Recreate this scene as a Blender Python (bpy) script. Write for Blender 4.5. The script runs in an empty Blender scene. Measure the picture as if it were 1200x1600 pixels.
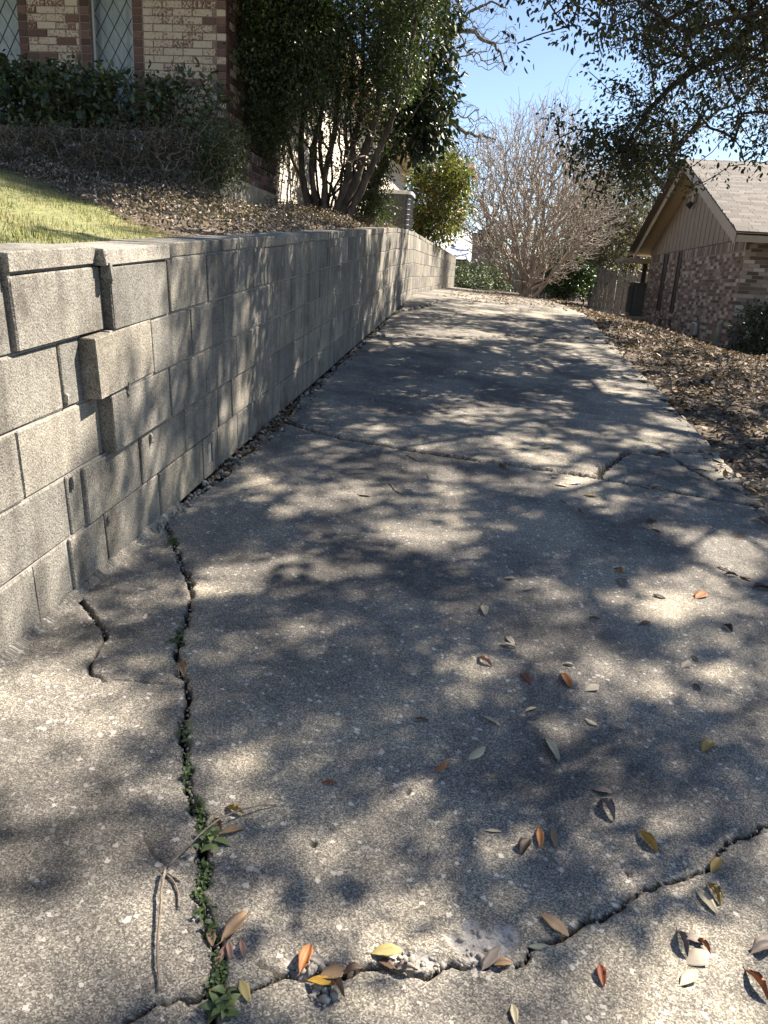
import bpy, math, random
import numpy as np
from mathutils import Vector, Matrix, noise as mnoise

random.seed(7)
rng = np.random.default_rng(11)
scene = bpy.context.scene
col = scene.collection

# ------------------------------------------------------------------ camera
F_PX, H_CAM, CROSS = 1160.0, 1.25, -0.05           # focal length in photo pixels, eye height, cross slope
D_ = np.array([-.06, 1, 364 / F_PX]); D_ /= np.linalg.norm(D_)
d_ = np.array([776 - 600., 345 - 800., F_PX])
g_ = d_ - D_ * (d_ @ D_)
GRADE = float(-(d_ @ D_) / np.linalg.norm(g_))      # about 7.7 % uphill
Y_ = g_ / np.linalg.norm(g_); Z_ = -D_; X_ = np.cross(Y_, Z_)
RC = np.array([X_, Y_, Z_])                         # camera axes -> world axes
cam_d = bpy.data.cameras.new('camera')
cam = bpy.data.objects.new('camera', cam_d); col.objects.link(cam)
r_, u_, b_ = RC @ [1, 0, 0], RC @ [0, -1, 0], RC @ [0, 0, -1]
cam.matrix_world = Matrix(((r_[0], u_[0], b_[0], 0), (r_[1], u_[1], b_[1], 0), (r_[2], u_[2], b_[2], 0), (0, 0, 0, 1)))
cam_d.sensor_fit = 'HORIZONTAL'; cam_d.sensor_width = 36.0
cam_d.lens = 36.0 * F_PX / 1200.0
scene.cycles.max_bounces = 6; scene.cycles.diffuse_bounces = 3; scene.cycles.transmission_bounces = 4; scene.cycles.transparent_max_bounces = 4
cam_d.clip_start = 0.05; cam_d.clip_end = 1000
scene.camera = cam

# ------------------------------------------------------------------ sky, sun, exposure
SUN = Vector((0.56, 0.42, 0.71)).normalized()
world = bpy.data.worlds.new('World'); scene.world = world; world.use_nodes = True
wn = world.node_tree.nodes; wl = world.node_tree.links
bg = wn['Background']
sky = wn.new('ShaderNodeTexSky'); sky.sky_type = 'NISHITA'; sky.sun_disc = False
sky.sun_elevation = math.asin(SUN.z); sky.sun_rotation = math.atan2(SUN.x, SUN.y)
sky.air_density = 0.85; sky.dust_density = 0.1; sky.ozone_density = 2.6
wl.new(sky.outputs['Color'], bg.inputs['Color']); bg.inputs['Strength'].default_value = 0.06
sun_d = bpy.data.lights.new('sun', 'SUN'); sun_d.energy = 5.0; sun_d.angle = math.radians(0.45); sun_d.color = (1, .95, .86)
sun = bpy.data.objects.new('sun', sun_d); col.objects.link(sun)
sun.rotation_euler = SUN.to_track_quat('Z', 'Y').to_euler()
scene.view_settings.view_transform = 'Standard'; scene.view_settings.look = 'None'
scene.view_settings.gamma = 1; scene.view_settings.use_curve_mapping = False
scene.view_settings.exposure = 1.9
scene.view_settings.use_white_balance = True; scene.view_settings.white_balance_temperature = 7050; scene.view_settings.white_balance_tint = 14

# ------------------------------------------------------------------ helpers: pixels to places
def ray(px, py): return RC @ np.array([px - 600., py - 800., F_PX])
def onx(px, py, X): r = ray(px, py); return r * X / r[0]
def ony(px, py, Y): r = ray(px, py); return r * Y / r[1]
def gnd(px, py):                                    # on the driveway's ramp
    r = ray(px, py); return r * (-H_CAM / (r[2] - GRADE * r[1] - CROSS * r[0]))
def project(P):
    c = np.asarray(P) @ RC
    z = np.maximum(c[..., 2], 1e-6)
    return np.stack([600 + F_PX * c[..., 0] / z, 800 + F_PX * c[..., 1] / z, c[..., 2]], -1)
def sstep(t): t = np.clip(t, 0, 1); return t * t * (3 - 2 * t)
def vnoise(x, y, s, seed=0):
    """smooth value noise, vectorised"""
    x = np.asarray(x) * s + seed * 17.3; y = np.asarray(y) * s - seed * 9.1
    xi = np.floor(x).astype(np.int64); yi = np.floor(y).astype(np.int64)
    fx = x - xi; fy = y - yi; fx = fx * fx * (3 - 2 * fx); fy = fy * fy * (3 - 2 * fy)
    def h(a, b):
        n = (a * 374761393 + b * 668265263 + seed * 144305) & 0xffffffff
        n = ((n ^ (n >> 13)) * 1274126177) & 0xffffffff
        return ((n ^ (n >> 16)) & 0xffff) / 65535.0
    return (h(xi, yi) * (1 - fx) + h(xi + 1, yi) * fx) * (1 - fy) + (h(xi, yi + 1) * (1 - fx) + h(xi + 1, yi + 1) * fx) * fy

# ------------------------------------------------------------------ terrain profile
XW = -1.23                                          # face of the retaining wall
YC = 12.6                                           # crest of the ramp
def zD(y):                                          # driveway centre line
    y = np.asarray(y, float)
    base = -H_CAM + GRADE * np.minimum(y, YC - .8)
    t = np.clip((y - (YC - .8)) / 1.6, 0, 1)
    base = base + GRADE * 1.6 * (t - t * t / 2) + .006 * 1.6 * t * t / 2
    return base + .006 * np.maximum(y - (YC + .8), 0)
def zW(y):                                          # the wall's course line (bottom of its lowest course)
    y = np.asarray(y, float)
    return -H_CAM + CROSS * XW + GRADE * np.minimum(y, 9.8) + .04 * np.clip(y - 9.8, 0, 2.4) + .010 * np.maximum(y - 12.2, 0)
COURSE = .2
TOP = 5 * COURSE + .05
YEND = 26.4
def terrain(x, y):
    x = np.asarray(x, float); y = np.asarray(y, float)
    drv = zD(y) + CROSS * np.clip(x, -1.3, 1.6)
    left = zW(y) + TOP - .06 + .15 * np.clip(-1.5 - x, 0, 3.5) + .02 * vnoise(x, y, 2.5, 3)
    left = left + (drv - left) * sstep((y - YEND - .2) / 1.5)
    edge = zD(y) + CROSS * 1.55
    tgt = np.minimum(-.86, edge - .1)
    right = edge - .015 + (tgt - edge) * sstep((x - 1.6) / 2.9) + .05 * (vnoise(x, y, .9, 5) - .5) * np.clip((x - 1.6) * 2, 0, 1)
    right = right + (zD(y) - .25 - right) * sstep((y - 24) / 6)
    z = np.where(x < -1.32, left, np.where(x > 1.56, right, drv))
    return z + np.where(y > 32, .01 * (y - 32), 0)
def tz(x, y): return float(terrain(x, y))

# ------------------------------------------------------------------ helpers: materials
def nodes_mat(name):
    m = bpy.data.materials.new(name); m.use_nodes = True
    return m, m.node_tree.nodes, m.node_tree.links, m.node_tree.nodes['Principled BSDF']
def ramp(n, l, src, stops, interp='LINEAR'):
    r = n.new('ShaderNodeValToRGB'); r.color_ramp.interpolation = interp
    e = r.color_ramp.elements
    while len(e) < len(stops): e.new(.5)
    for i, (p, c) in enumerate(stops):
        e[i].position = p; e[i].color = (*c, 1) if len(c) == 3 else c
    l.new(src, r.inputs[0]); return r.outputs[0]
def tex(n, l, kind, scale, co, **kw):
    t = n.new('ShaderNodeTex' + kind); t.inputs['Scale'].default_value = scale
    for k, v in kw.items():
        if k in t.inputs: t.inputs[k].default_value = v
        else: setattr(t, k, v)
    if co is not None: l.new(co, t.inputs['Vector'])
    return t
def mixc(n, l, fac, a, b, mode='MIX'):
    m = n.new('ShaderNodeMix'); m.data_type = 'RGBA'; m.blend_type = mode
    for s, v in ((m.inputs[0], fac), (m.inputs[6], a), (m.inputs[7], b)):
        if hasattr(v, 'is_linked') or hasattr(v, 'links'): l.new(v, s)
        elif isinstance(v, (int, float)): s.default_value = v
        else: s.default_value = (*v, 1)
    return m.outputs[2]
def math_(n, l, op, a, b=0., clamp=False):
    m = n.new('ShaderNodeMath'); m.operation = op; m.use_clamp = clamp
    for s, v in ((m.inputs[0], a), (m.inputs[1], b)):
        if isinstance(v, (int, float)): s.default_value = v
        else: l.new(v, s)
    return m.outputs[0]
def bump(n, l, bsdf, h, strength=.4, dist=.01):
    b = n.new('ShaderNodeBump'); b.inputs['Strength'].default_value = strength; b.inputs['Distance'].default_value = dist
    l.new(h, b.inputs['Height']); l.new(b.outputs[0], bsdf.inputs['Normal'])
def obj_co(n): return n.new('ShaderNodeTexCoord').outputs['Object']
def world_co(n): return n.new('ShaderNodeNewGeometry').outputs['Position']
def piece_random(n, l):
    """a random number per object and per loose piece"""
    a = n.new('ShaderNodeObjectInfo').outputs['Random']; b = n.new('ShaderNodeNewGeometry').outputs['Random Per Island']
    s = math_(n, l, 'ADD', a, b); return math_(n, l, 'FRACT', s)

def plain(name, c, rough=.7, var=.15, scale=6., metal=0.):
    m, n, l, b = nodes_mat(name)
    t = tex(n, l, 'Noise', scale, world_co(n), Detail=5.)
    lo = tuple(v * (1 - var) for v in c); hi = tuple(min(1, v * (1 + var)) for v in c)
    l.new(ramp(n, l, t.outputs['Fac'], [(.3, lo), (.7, hi)]), b.inputs['Base Color'])
    b.inputs['Roughness'].default_value = rough; b.inputs['Metallic'].default_value = metal
    bump(n, l, b, t.outputs['Fac'], .15, .005)
    return m

def leafmat(name, stops, trans=.35, rough=.5, patch=None):
    m, n, l, b = nodes_mat(name)
    c = ramp(n, l, piece_random(n, l), stops)
    if patch:
        pn = tex(n, l, 'Noise', 1.6, world_co(n), Detail=4.); c = mixc(n, l, ramp(n, l, pn.outputs['Fac'], [(.46, (0, 0, 0)), (.62, (.85, .85, .85))]), c, patch)
    t = tex(n, l, 'Noise', 60., world_co(n), Detail=2.)
    c = mixc(n, l, .35, c, ramp(n, l, t.outputs['Fac'], [(.3, (.35, .35, .35)), (.7, (1.2, 1.2, 1.2))]), 'MULTIPLY')
    l.new(c, b.inputs['Base Color']); b.inputs['Roughness'].default_value = rough
    tr = n.new('ShaderNodeBsdfTranslucent'); l.new(mixc(n, l, 1., c, (1.15, 1.15, .6), 'MULTIPLY'), tr.inputs['Color'])
    mx = n.new('ShaderNodeMixShader'); mx.inputs[0].default_value = trans
    l.new(b.outputs[0], mx.inputs[1]); l.new(tr.outputs[0], mx.inputs[2])
    l.new(mx.outputs[0], n['Material Output'].inputs['Surface'])
    return m

def flat_co(n, l, axes):
    """two world axes as a 2D coordinate"""
    sp = n.new('ShaderNodeSeparateXYZ'); l.new(world_co(n), sp.inputs[0]); cb = n.new('ShaderNodeCombineXYZ')
    k = 3 - axes[0] - axes[1]; q = math_(n, l, 'MULTIPLY', sp.outputs[k], .83)
    l.new(math_(n, l, 'ADD', sp.outputs[axes[0]], q), cb.inputs[0]); l.new(math_(n, l, 'ADD', sp.outputs[axes[1]], math_(n, l, 'MULTIPLY', sp.outputs[k], .55)), cb.inputs[1]); return cb.outputs[0]
def concrete_mat():
    m, n, l, b = nodes_mat('weathered_exposed_aggregate')
    co = flat_co(n, l, (0, 1))
    grain = tex(n, l, 'Voronoi', 400., co, voronoi_dimensions='2D'); dn = tex(n, l, 'Noise', 140., co, noise_dimensions='2D', Detail=1.); va = n.new('ShaderNodeVectorMath'); va.operation = 'MULTIPLY_ADD'; l.new(dn.outputs['Color'], va.inputs[0]); va.inputs[1].default_value = (.012, .012, 0); l.new(co, va.inputs[2])
    peb = tex(n, l, 'Voronoi', 75., va.outputs[0], voronoi_dimensions='2D')
    sep = n.new('ShaderNodeSeparateColor'); l.new(grain.outputs['Color'], sep.inputs[0])
    sep2 = n.new('ShaderNodeSeparateColor'); l.new(peb.outputs['Color'], sep2.inputs[0])
    base = ramp(n, l, sep.outputs[0], [(0., (.085, .08, .072)), (.35, (.165, .156, .137)), (.75, (.275, .258, .22)), (1., (.46, .435, .38))])
    pm = math_(n, l, 'MULTIPLY', math_(n, l, 'GREATER_THAN', sep2.outputs[0], .83), math_(n, l, 'LESS_THAN', peb.outputs['Distance'], math_(n, l, 'MULTIPLY', sep2.outputs[1], .5)))
    base = mixc(n, l, math_(n, l, 'MULTIPLY', pm, .75), base, ramp(n, l, sep2.outputs[2], [(0., (.28, .26, .22)), (1., (.74, .71, .64))]))
    # biofilm and tyre grime: patches with shapes of their own
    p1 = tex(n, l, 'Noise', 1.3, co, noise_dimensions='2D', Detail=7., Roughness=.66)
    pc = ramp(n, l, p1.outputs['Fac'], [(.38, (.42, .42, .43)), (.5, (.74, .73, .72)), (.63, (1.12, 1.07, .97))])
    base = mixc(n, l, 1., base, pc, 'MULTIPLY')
    at = n.new('ShaderNodeAttribute'); at.attribute_name = 'crack'
    dirt = ramp(n, l, sep2.outputs[1], [(0., (.018, .015, .012)), (1., (.06, .05, .038))])
    base = mixc(n, l, at.outputs['Fac'], base, dirt)
    at2 = n.new('ShaderNodeAttribute'); at2.attribute_name = 'chip'
    chip = mixc(n, l, .5, ramp(n, l, sep2.outputs[0], [(0., (.15, .14, .125)), (1., (.44, .42, .385))]), ramp(n, l, sep.outputs[0], [(0., (.13, .12, .11)), (1., (.42, .40, .37))]))
    base = mixc(n, l, math_(n, l, 'MULTIPLY', at2.outputs['Fac'], .9), base, chip)
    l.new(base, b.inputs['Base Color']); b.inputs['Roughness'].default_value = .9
    b.inputs['Specular IOR Level'].default_value = .25
    g2 = tex(n, l, 'Voronoi', 330., co, voronoi_dimensions='2D')
    bump(n, l, b, g2.outputs['Color'], .25, .003)
    return m

def cmu_mat(name, dark=1.):
    m, n, l, b = nodes_mat(name)
    co = world_co(n); rnd = n.new('ShaderNodeObjectInfo').outputs['Random']
    v = tex(n, l, 'Voronoi', 330., flat_co(n, l, (1, 2)), voronoi_dimensions='2D'); s = n.new('ShaderNodeSeparateColor'); l.new(v.outputs['Color'], s.inputs[0])
    fine = ramp(n, l, s.outputs[0], [(0., (.11 * dark, .104 * dark, .092 * dark)), (.3, (.205 * dark, .195 * dark, .172 * dark)), (1., (.33 * dark, .315 * dark, .278 * dark))])
    tint = ramp(n, l, rnd, [(0., (.58, .60, .62)), (.25, (.86, .86, .85)), (.5, (.70, .71, .72)), (.75, (1.02, 1.0, .95)), (.9, (.82, .80, .75)), (1., (1.28, 1.28, 1.3))])
    c = mixc(n, l, 1., fine, tint, 'MULTIPLY')
    big = tex(n, l, 'Noise', 4.2, co, Detail=7., Roughness=.7)
    c = mixc(n, l, .8, c, ramp(n, l, big.outputs['Fac'], [(.32, (.48, .47, .46)), (.5, (.95, .95, .94)), (.62, (1.1, 1.09, 1.05)), (.72, (1.5, 1.48, 1.42))]), 'MULTIPLY')
    # run-down streaks from rain
    mp = n.new('ShaderNodeMapping'); l.new(co, mp.inputs[0]); mp.inputs['Scale'].default_value = (8, 14, 1.2)
    st = tex(n, l, 'Noise', 1., mp.outputs[0], Detail=4.)
    c = mixc(n, l, .5, c, ramp(n, l, st.outputs['Fac'], [(.36, (.45, .44, .43)), (.55, (1.05, 1.05, 1.05))]), 'MULTIPLY')
    l.new(c, b.inputs['Base Color']); b.inputs['Roughness'].default_value = .95; b.inputs['Specular IOR Level'].default_value = .2
    nz = tex(n, l, 'Noise', 150., co, Detail=2.)
    bump(n, l, b, nz.outputs['Fac'], .6, .005)
    return m

def brick_mat(name, stops, paint=None, paint_amt=.5, scale=45.):
    """fired brick; with paint: limewash flaking off it"""
    m, n, l, b = nodes_mat(name)
    co = world_co(n); rnd = piece_random(n, l)
    nz = tex(n, l, 'Noise', 160., co, Detail=4.)
    c = ramp(n, l, rnd, stops)
    c = mixc(n, l, .6, c, ramp(n, l, nz.outputs['Fac'], [(.3, (.6, .6, .6)), (.7, (1.2, 1.2, 1.2))]), 'MULTIPLY')
    if paint:
        fl = tex(n, l, 'Noise', scale, co, Detail=5., Roughness=.7)
        pz = tex(n, l, 'Noise', 4., co, Detail=2.)
        v = math_(n, l, 'ADD', fl.outputs['Fac'], math_(n, l, 'MULTIPLY', math_(n, l, 'SUBTRACT', rnd, .5), .16))
        v = math_(n, l, 'ADD', v, math_(n, l, 'MULTIPLY', math_(n, l, 'SUBTRACT', pz.outputs['Fac'], .5), .4))
        mk = ramp(n, l, v, [(paint_amt - .03, (0, 0, 0)), (paint_amt + .03, (1, 1, 1))])
        pc = mixc(n, l, .5, paint, ramp(n, l, nz.outputs['Fac'], [(.3, (.62, .58, .5)), (.7, (1.05, 1.05, 1.05))]), 'MULTIPLY')
        c = mixc(n, l, mk, c, pc)
        bump(n, l, b, math_(n, l, 'ADD', nz.outputs['Fac'], mk), .4, .003)
    else:
        bump(n, l, b, nz.outputs['Fac'], .4, .003)
    l.new(c, b.inputs['Base Color']); b.inputs['Roughness'].default_value = .9
    return m

def bark_mat(name, c0, c1, s=22.):
    m, n, l, b = nodes_mat(name)
    co = obj_co(n); mp = n.new('ShaderNodeMapping'); l.new(co, mp.inputs[0]); mp.inputs['Scale'].default_value = (1, 1, .25)
    t = tex(n, l, 'Noise', s, mp.outputs[0], Detail=6., Roughness=.7)
    l.new(ramp(n, l, t.outputs['Fac'], [(.32, c0), (.68, c1)]), b.inputs['Base Color'])
    b.inputs['Roughness'].default_value = .95; b.inputs['Specular IOR Level'].default_value = .15
    bump(n, l, b, t.outputs['Fac'], .7, .02)
    return m

def soil_mat():
    m, n, l, b = nodes_mat('soil_and_leaf_mould')
    co = world_co(n)
    a = tex(n, l, 'Noise', 5., co, Detail=8., Roughness=.7); v = tex(n, l, 'Voronoi', 45., co)
    s = n.new('ShaderNodeSeparateColor'); l.new(v.outputs['Color'], s.inputs[0])
    c = ramp(n, l, s.outputs[0], [(0., (.035, .026, .018)), (.6, (.11, .083, .058)), (1., (.22, .175, .125))])
    c = mixc(n, l, .6, c, ramp(n, l, a.outputs['Fac'], [(.35, (.5, .5, .45)), (.65, (1.1, 1.05, 1.))]), 'MULTIPLY')
    l.new(c, b.inputs['Base Color']); b.inputs['Roughness'].default_value = 1.
    bump(n, l, b, math_(n, l, 'ADD', s.outputs[1], a.outputs['Fac']), .8, .02)
    return m

def shingle_mat():
    m, n, l, b = nodes_mat('asphalt_shingle')
    co = world_co(n); r = piece_random(n, l)
    c = ramp(n, l, r, [(0., (.09, .083, .073)), (.5, (.13, .12, .106)), (1., (.185, .172, .154))])
    g = tex(n, l, 'Noise', 220., co, Detail=2.)
    c = mixc(n, l, .5, c, ramp(n, l, g.outputs['Fac'], [(.3, (.5, .5, .5)), (.7, (1.2, 1.2, 1.2))]), 'MULTIPLY')
    l.new(c, b.inputs['Base Color']); b.inputs['Roughness'].default_value = .95
    return m

def glass_mat():
    m, n, l, b = nodes_mat('window_glass')
    b.inputs['Base Color'].default_value = (.9, .95, .95, 1); b.inputs['Roughness'].default_value = .03
    b.inputs['Transmission Weight'].default_value = 1.; b.inputs['IOR'].default_value = 1.1
    return m

M = dict(
    concrete=concrete_mat(), cmu=cmu_mat('concrete_block'), cap=cmu_mat('concrete_cap_block', 1.12),
    mortar=plain('mortar', (.25, .24, .215), .95, .25, 40.), dark_mortar=plain('brick_mortar_joint', (.20, .15, .115), .95, .3, 60.),
    soil=soil_mat(),
    cream_brick=brick_mat('limewashed_brick', [(0., (.13, .065, .048)), (.5, (.19, .095, .068)), (1., (.25, .14, .10))], (.50, .41, .31), .46, 48.),
    white_brick=brick_mat('white_painted_brick', [(0., (.2, .08, .05)), (1., (.34, .13, .09))], (.78, .72, .62), .30, 20.),
    red_brick=brick_mat('red_brown_brick', [(0., (.07, .04, .032)), (.5, (.125, .065, .05)), (1., (.17, .095, .072))]),
    dark_brick=brick_mat('dark_planter_brick', [(0., (.035, .022, .018)), (.6, (.075, .05, .042)), (1., (.12, .10, .09))], (.6, .56, .5), .66, 30.),
    house_brick=brick_mat('mixed_house_brick', [(0., (.10, .075, .062)), (.3, (.17, .125, .10)), (.55, (.23, .175, .145)), (.75, (.31, .255, .22)), (.92, (.44, .39, .35)), (1., (.50, .46, .42))]),
    chimney_brick=brick_mat('pale_chimney_brick', [(0., (.30, .21, .16)), (.6, (.42, .32, .26)), (1., (.5, .42, .36))]),
    house_mortar=plain('house_mortar', (.26, .225, .19), .95, .2, 60.),
    footing=plain('stained_concrete_footing', (.26, .24, .195), .95, .35, 5.),
    siding=plain('tan_siding', (.245, .205, .163), .75, .08, 8.), trim=plain('tan_trim', (.33, .285, .23), .65, .06, 8.),
    soffit=plain('cream_soffit', (.52, .42, .27), .7, .05, 5.), fascia=plain('cream_fascia', (.66, .58, .43), .6, .05, 5.),
    shingle=shingle_mat(), far_roof=plain('pale_metal_roof', (.72, .72, .72), .5, .05, 2.),
    brown_trim=plain('dark_brown_trim', (.045, .03, .022), .6, .2, 10.), black=plain('dark_void', (.006, .006, .006), 1., .1, 10.),
    glass=glass_mat(), curtain=plain('white_curtain', (.47, .47, .46), .9, .12, 9.), lead=plain('lead_came', (.022, .022, .024), .5, .2, 20.),
    white_frame=plain('grey_window_frame', (.42, .43, .42), .5, .05, 10.),
    ac_body=plain('dark_grey_painted_steel', (.05, .056, .062), .45, .12, 10.), ac_wire=plain('guard_wire', (.13, .14, .15), .4, .1, 10., .4),
    ac_top=plain('light_grey_lid', (.62, .63, .62), .4, .06, 10.), steel=plain('galvanised_steel', (.5, .5, .5), .4, .1, 10., .8),
    fence=plain('weathered_fence_wood', (.22, .195, .165), .95, .35, 14.),
    bark=bark_mat('grey_brown_bark', (.035, .028, .023), (.13, .108, .088)), oak_bark=bark_mat('oak_bark', (.02, .016, .013), (.085, .068, .054)),
    myrtle_bark=bark_mat('pale_smooth_bark', (.24, .20, .165), (.46, .405, .345), 9.), bare_bark=bark_mat('lichened_bark', (.055, .05, .035), (.20, .175, .125)),
    pale_twig=bark_mat('dry_twig', (.12, .095, .075), (.33, .275, .22), 40.),
    oak_leaf=leafmat('live_oak_leaf', [(0., (.018, .026, .010)), (.5, (.036, .048, .016)), (.85, (.06, .066, .022)), (1., (.11, .085, .03))], .30, .38),
    privet_leaf=leafmat('privet_leaf', [(0., (.022, .042, .014)), (.6, (.045, .078, .025)), (.92, (.08, .115, .038)), (1., (.17, .18, .06))], .25, .45),
    magnolia_leaf=leafmat('dark_glossy_leaf', [(0., (.014, .026, .012)), (.7, (.028, .046, .019)), (1., (.05, .07, .027))], .12, .42),
    photinia_leaf=leafmat('photinia_leaf', [(0., (.035, .055, .016)), (.5, (.085, .11, .03)), (.82, (.16, .175, .05)), (.95, (.22, .18, .06)), (1., (.32, .09, .04))], .45, .4),
    hedge_leaf=leafmat('broad_hedge_leaf', [(0., (.035, .055, .025)), (.6, (.07, .10, .045)), (1., (.12, .15, .07))], .2, .4),
    shrub_leaf=leafmat('small_dull_shrub_leaf', [(0., (.04, .038, .02)), (.6, (.075, .07, .036)), (1., (.16, .12, .07))], .2, .6),
    cover_leaf=leafmat('frosted_ground_cover_leaf', [(0., (.03, .034, .018)), (.3, (.07, .06, .042)), (.6, (.15, .115, .09)), (.85, (.29, .225, .185)), (1., (.50, .42, .35))], .2, .55),
    green_leaf=leafmat('bright_bush_leaf', [(0., (.018, .045, .014)), (.6, (.045, .10, .03)), (1., (.12, .19, .07))], .25, .3),
    bg_leaf=leafmat('background_olive_leaf', [(0., (.07, .072, .04)), (.6, (.14, .135, .075)), (1., (.24, .21, .13))], .3, .6),
    litter=leafmat('dead_leaf_litter', [(0., (.045, .03, .02)), (.3, (.11, .075, .05)), (.6, (.20, .145, .10)), (.85, (.32, .25, .18)), (1., (.46, .38, .30))], .1, .75),
    grass=leafmat('winter_lawn_grass', [(0., (.06, .10, .025)), (.5, (.11, .15, .04)), (.75, (.19, .195, .07)), (1., (.36, .31, .16))], .35, .6, (.33, .27, .15)),
    weed=leafmat('weed_leaf', [(0., (.05, .085, .034)), (.5, (.10, .15, .06)), (1., (.18, .25, .09))], .35, .55),
    rubble=plain('concrete_rubble', (.25, .235, .205), .95, .4, 25.),
)
LEAFCOL = dict(pale=(.44, .38, .29), cream=(.60, .52, .34), grey=(.24, .195, .16), brown=(.12, .065, .038), dark=(.065, .04, .03),
               orange=(.40, .16, .05), rust=(.33, .10, .045), yellow=(.55, .33, .05), gold=(.40, .27, .07), tan=(.34, .22, .12),
               pink=(.40, .23, .17), green=(.42, .42, .30), olive=(.36, .30, .12))
for k, c in LEAFCOL.items():
    m, n, l, b = nodes_mat('fallen_leaf_' + k)
    t = tex(n, l, 'Noise', 70., obj_co(n), Detail=4.)
    w = n.new('ShaderNodeTexWave'); w.inputs['Scale'].default_value = 45.; w.inputs['Distortion'].default_value = 1.5; l.new(obj_co(n), w.inputs['Vector'])
    cc = ramp(n, l, t.outputs['Fac'], [(.3, tuple(v * .6 for v in c)), (.7, tuple(min(1, v * 1.2) for v in c))])
    cc = mixc(n, l, .18, cc, w.outputs['Color'], 'MULTIPLY')
    l.new(cc, b.inputs['Base Color']); b.inputs['Roughness'].default_value = .6
    tr = n.new('ShaderNodeBsdfTranslucent'); l.new(cc, tr.inputs['Color'])
    mx = n.new('ShaderNodeMixShader'); mx.inputs[0].default_value = .15
    l.new(b.outputs[0], mx.inputs[1]); l.new(tr.outputs[0], mx.inputs[2]); l.new(mx.outputs[0], n['Material Output'].inputs['Surface'])
    M['leaf_' + k] = m

# ------------------------------------------------------------------ helpers: meshes and objects
def np_mesh(name, V, F, smooth=False, attrs=None):
    """V (n,3); F: (m,3) or (m,4) array, or a list of such arrays"""
    me = bpy.data.meshes.new(name)
    if isinstance(F, np.ndarray): F = [F]
    F = [np.asarray(f, np.int32) for f in F if len(f)]
    V = np.asarray(V, np.float32)
    me.vertices.add(len(V)); me.vertices.foreach_set('co', V.ravel())
    tot = sum(f.size for f in F); nf = sum(len(f) for f in F)
    me.loops.add(tot); me.polygons.add(nf)
    me.loops.foreach_set('vertex_index', np.concatenate([f.ravel() for f in F]))
    sizes = np.concatenate([np.full(len(f), f.shape[1], np.int32) for f in F])
    me.polygons.foreach_set('loop_start', np.concatenate([[0], np.cumsum(sizes)[:-1]]).astype(np.int32))
    if smooth: me.polygons.foreach_set('use_smooth', np.ones(nf, bool))
    for k, a in (attrs or {}).items():
        at = me.attributes.new(k, 'FLOAT', 'POINT'); at.data.foreach_set('value', np.asarray(a, np.float32))
    me.update(calc_edges=True)
    return me
def link(name, me, mat, parent=None, loc=None, rot=None):
    o = bpy.data.objects.new(name, me); col.objects.link(o)
    if mat is not None and me is not None and len(me.materials) == 0: me.materials.append(mat)
    if parent is not None: o.parent = parent
    if loc is not None: o.location = loc
    if rot is not None: o.rotation_euler = rot
    return o
def tag(o, label=None, cat=None, group=None, kind=None):
    if label: o['label'] = label
    if cat: o['category'] = cat
    if group: o['group'] = group
    if kind: o['kind'] = kind
    return o
def thing(name, label, cat, loc=(0, 0, 0), group=None):
    o = bpy.data.objects.new(name, None); col.objects.link(o); o.location = loc; o.empty_display_size = .1
    return tag(o, label, cat, group)

class MB:
    """collects vertices and faces of one mesh"""
    def __init__(s): s.v = []; s.f = []
    def add(s, V, F):
        k = len(s.v); s.v += [tuple(p) for p in V]; s.f += [tuple(i + k for i in f) for f in F]; return s
    def box(s, x0, x1, y0, y1, z0, z1, bev=0.):
        V, F = box_vf(x0, x1, y0, y1, z0, z1, bev); return s.add(V, F)
    def obox(s, c, ax, ay, az, hx, hy, hz):
        c, ax, ay, az = map(np.asarray, (c, ax, ay, az)); V = []
        for i in (-1, 1):
            for j in (-1, 1):
                for k in (-1, 1): V.append(c + ax * hx * i + ay * hy * j + az * hz * k)
        return s.add(V, [(0, 1, 3, 2), (4, 6, 7, 5), (0, 4, 5, 1), (2, 3, 7, 6), (0, 2, 6, 4), (1, 5, 7, 3)])
    def bar(s, p, q, w, h=None, up=(0, 0, 1)):
        p = np.asarray(p, float); q = np.asarray(q, float); d = q - p; L = np.linalg.norm(d); d /= L
        u = np.asarray(up, float); sd = np.cross(d, u); sd /= np.linalg.norm(sd); u = np.cross(sd, d)
        return s.obox((p + q) / 2, d, sd, u, L / 2, w / 2, (h or w) / 2)
    def tube(s, pts, rad, n=8, cap=True):
        V, F = tube_vf(pts, rad, n, cap); return s.add(V, F)
    def mesh(s, name='mesh', smooth=False):
        me = bpy.data.meshes.new(name); me.from_pydata([tuple(map(float, p)) for p in s.v], [], s.f)
        if smooth:
            for p in me.polygons: p.use_smooth = True
        me.update(); return me
    def build(s, name, mat, parent=None, smooth=False, loc=None): return link(name, s.mesh(name, smooth), mat, parent, loc)

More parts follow.
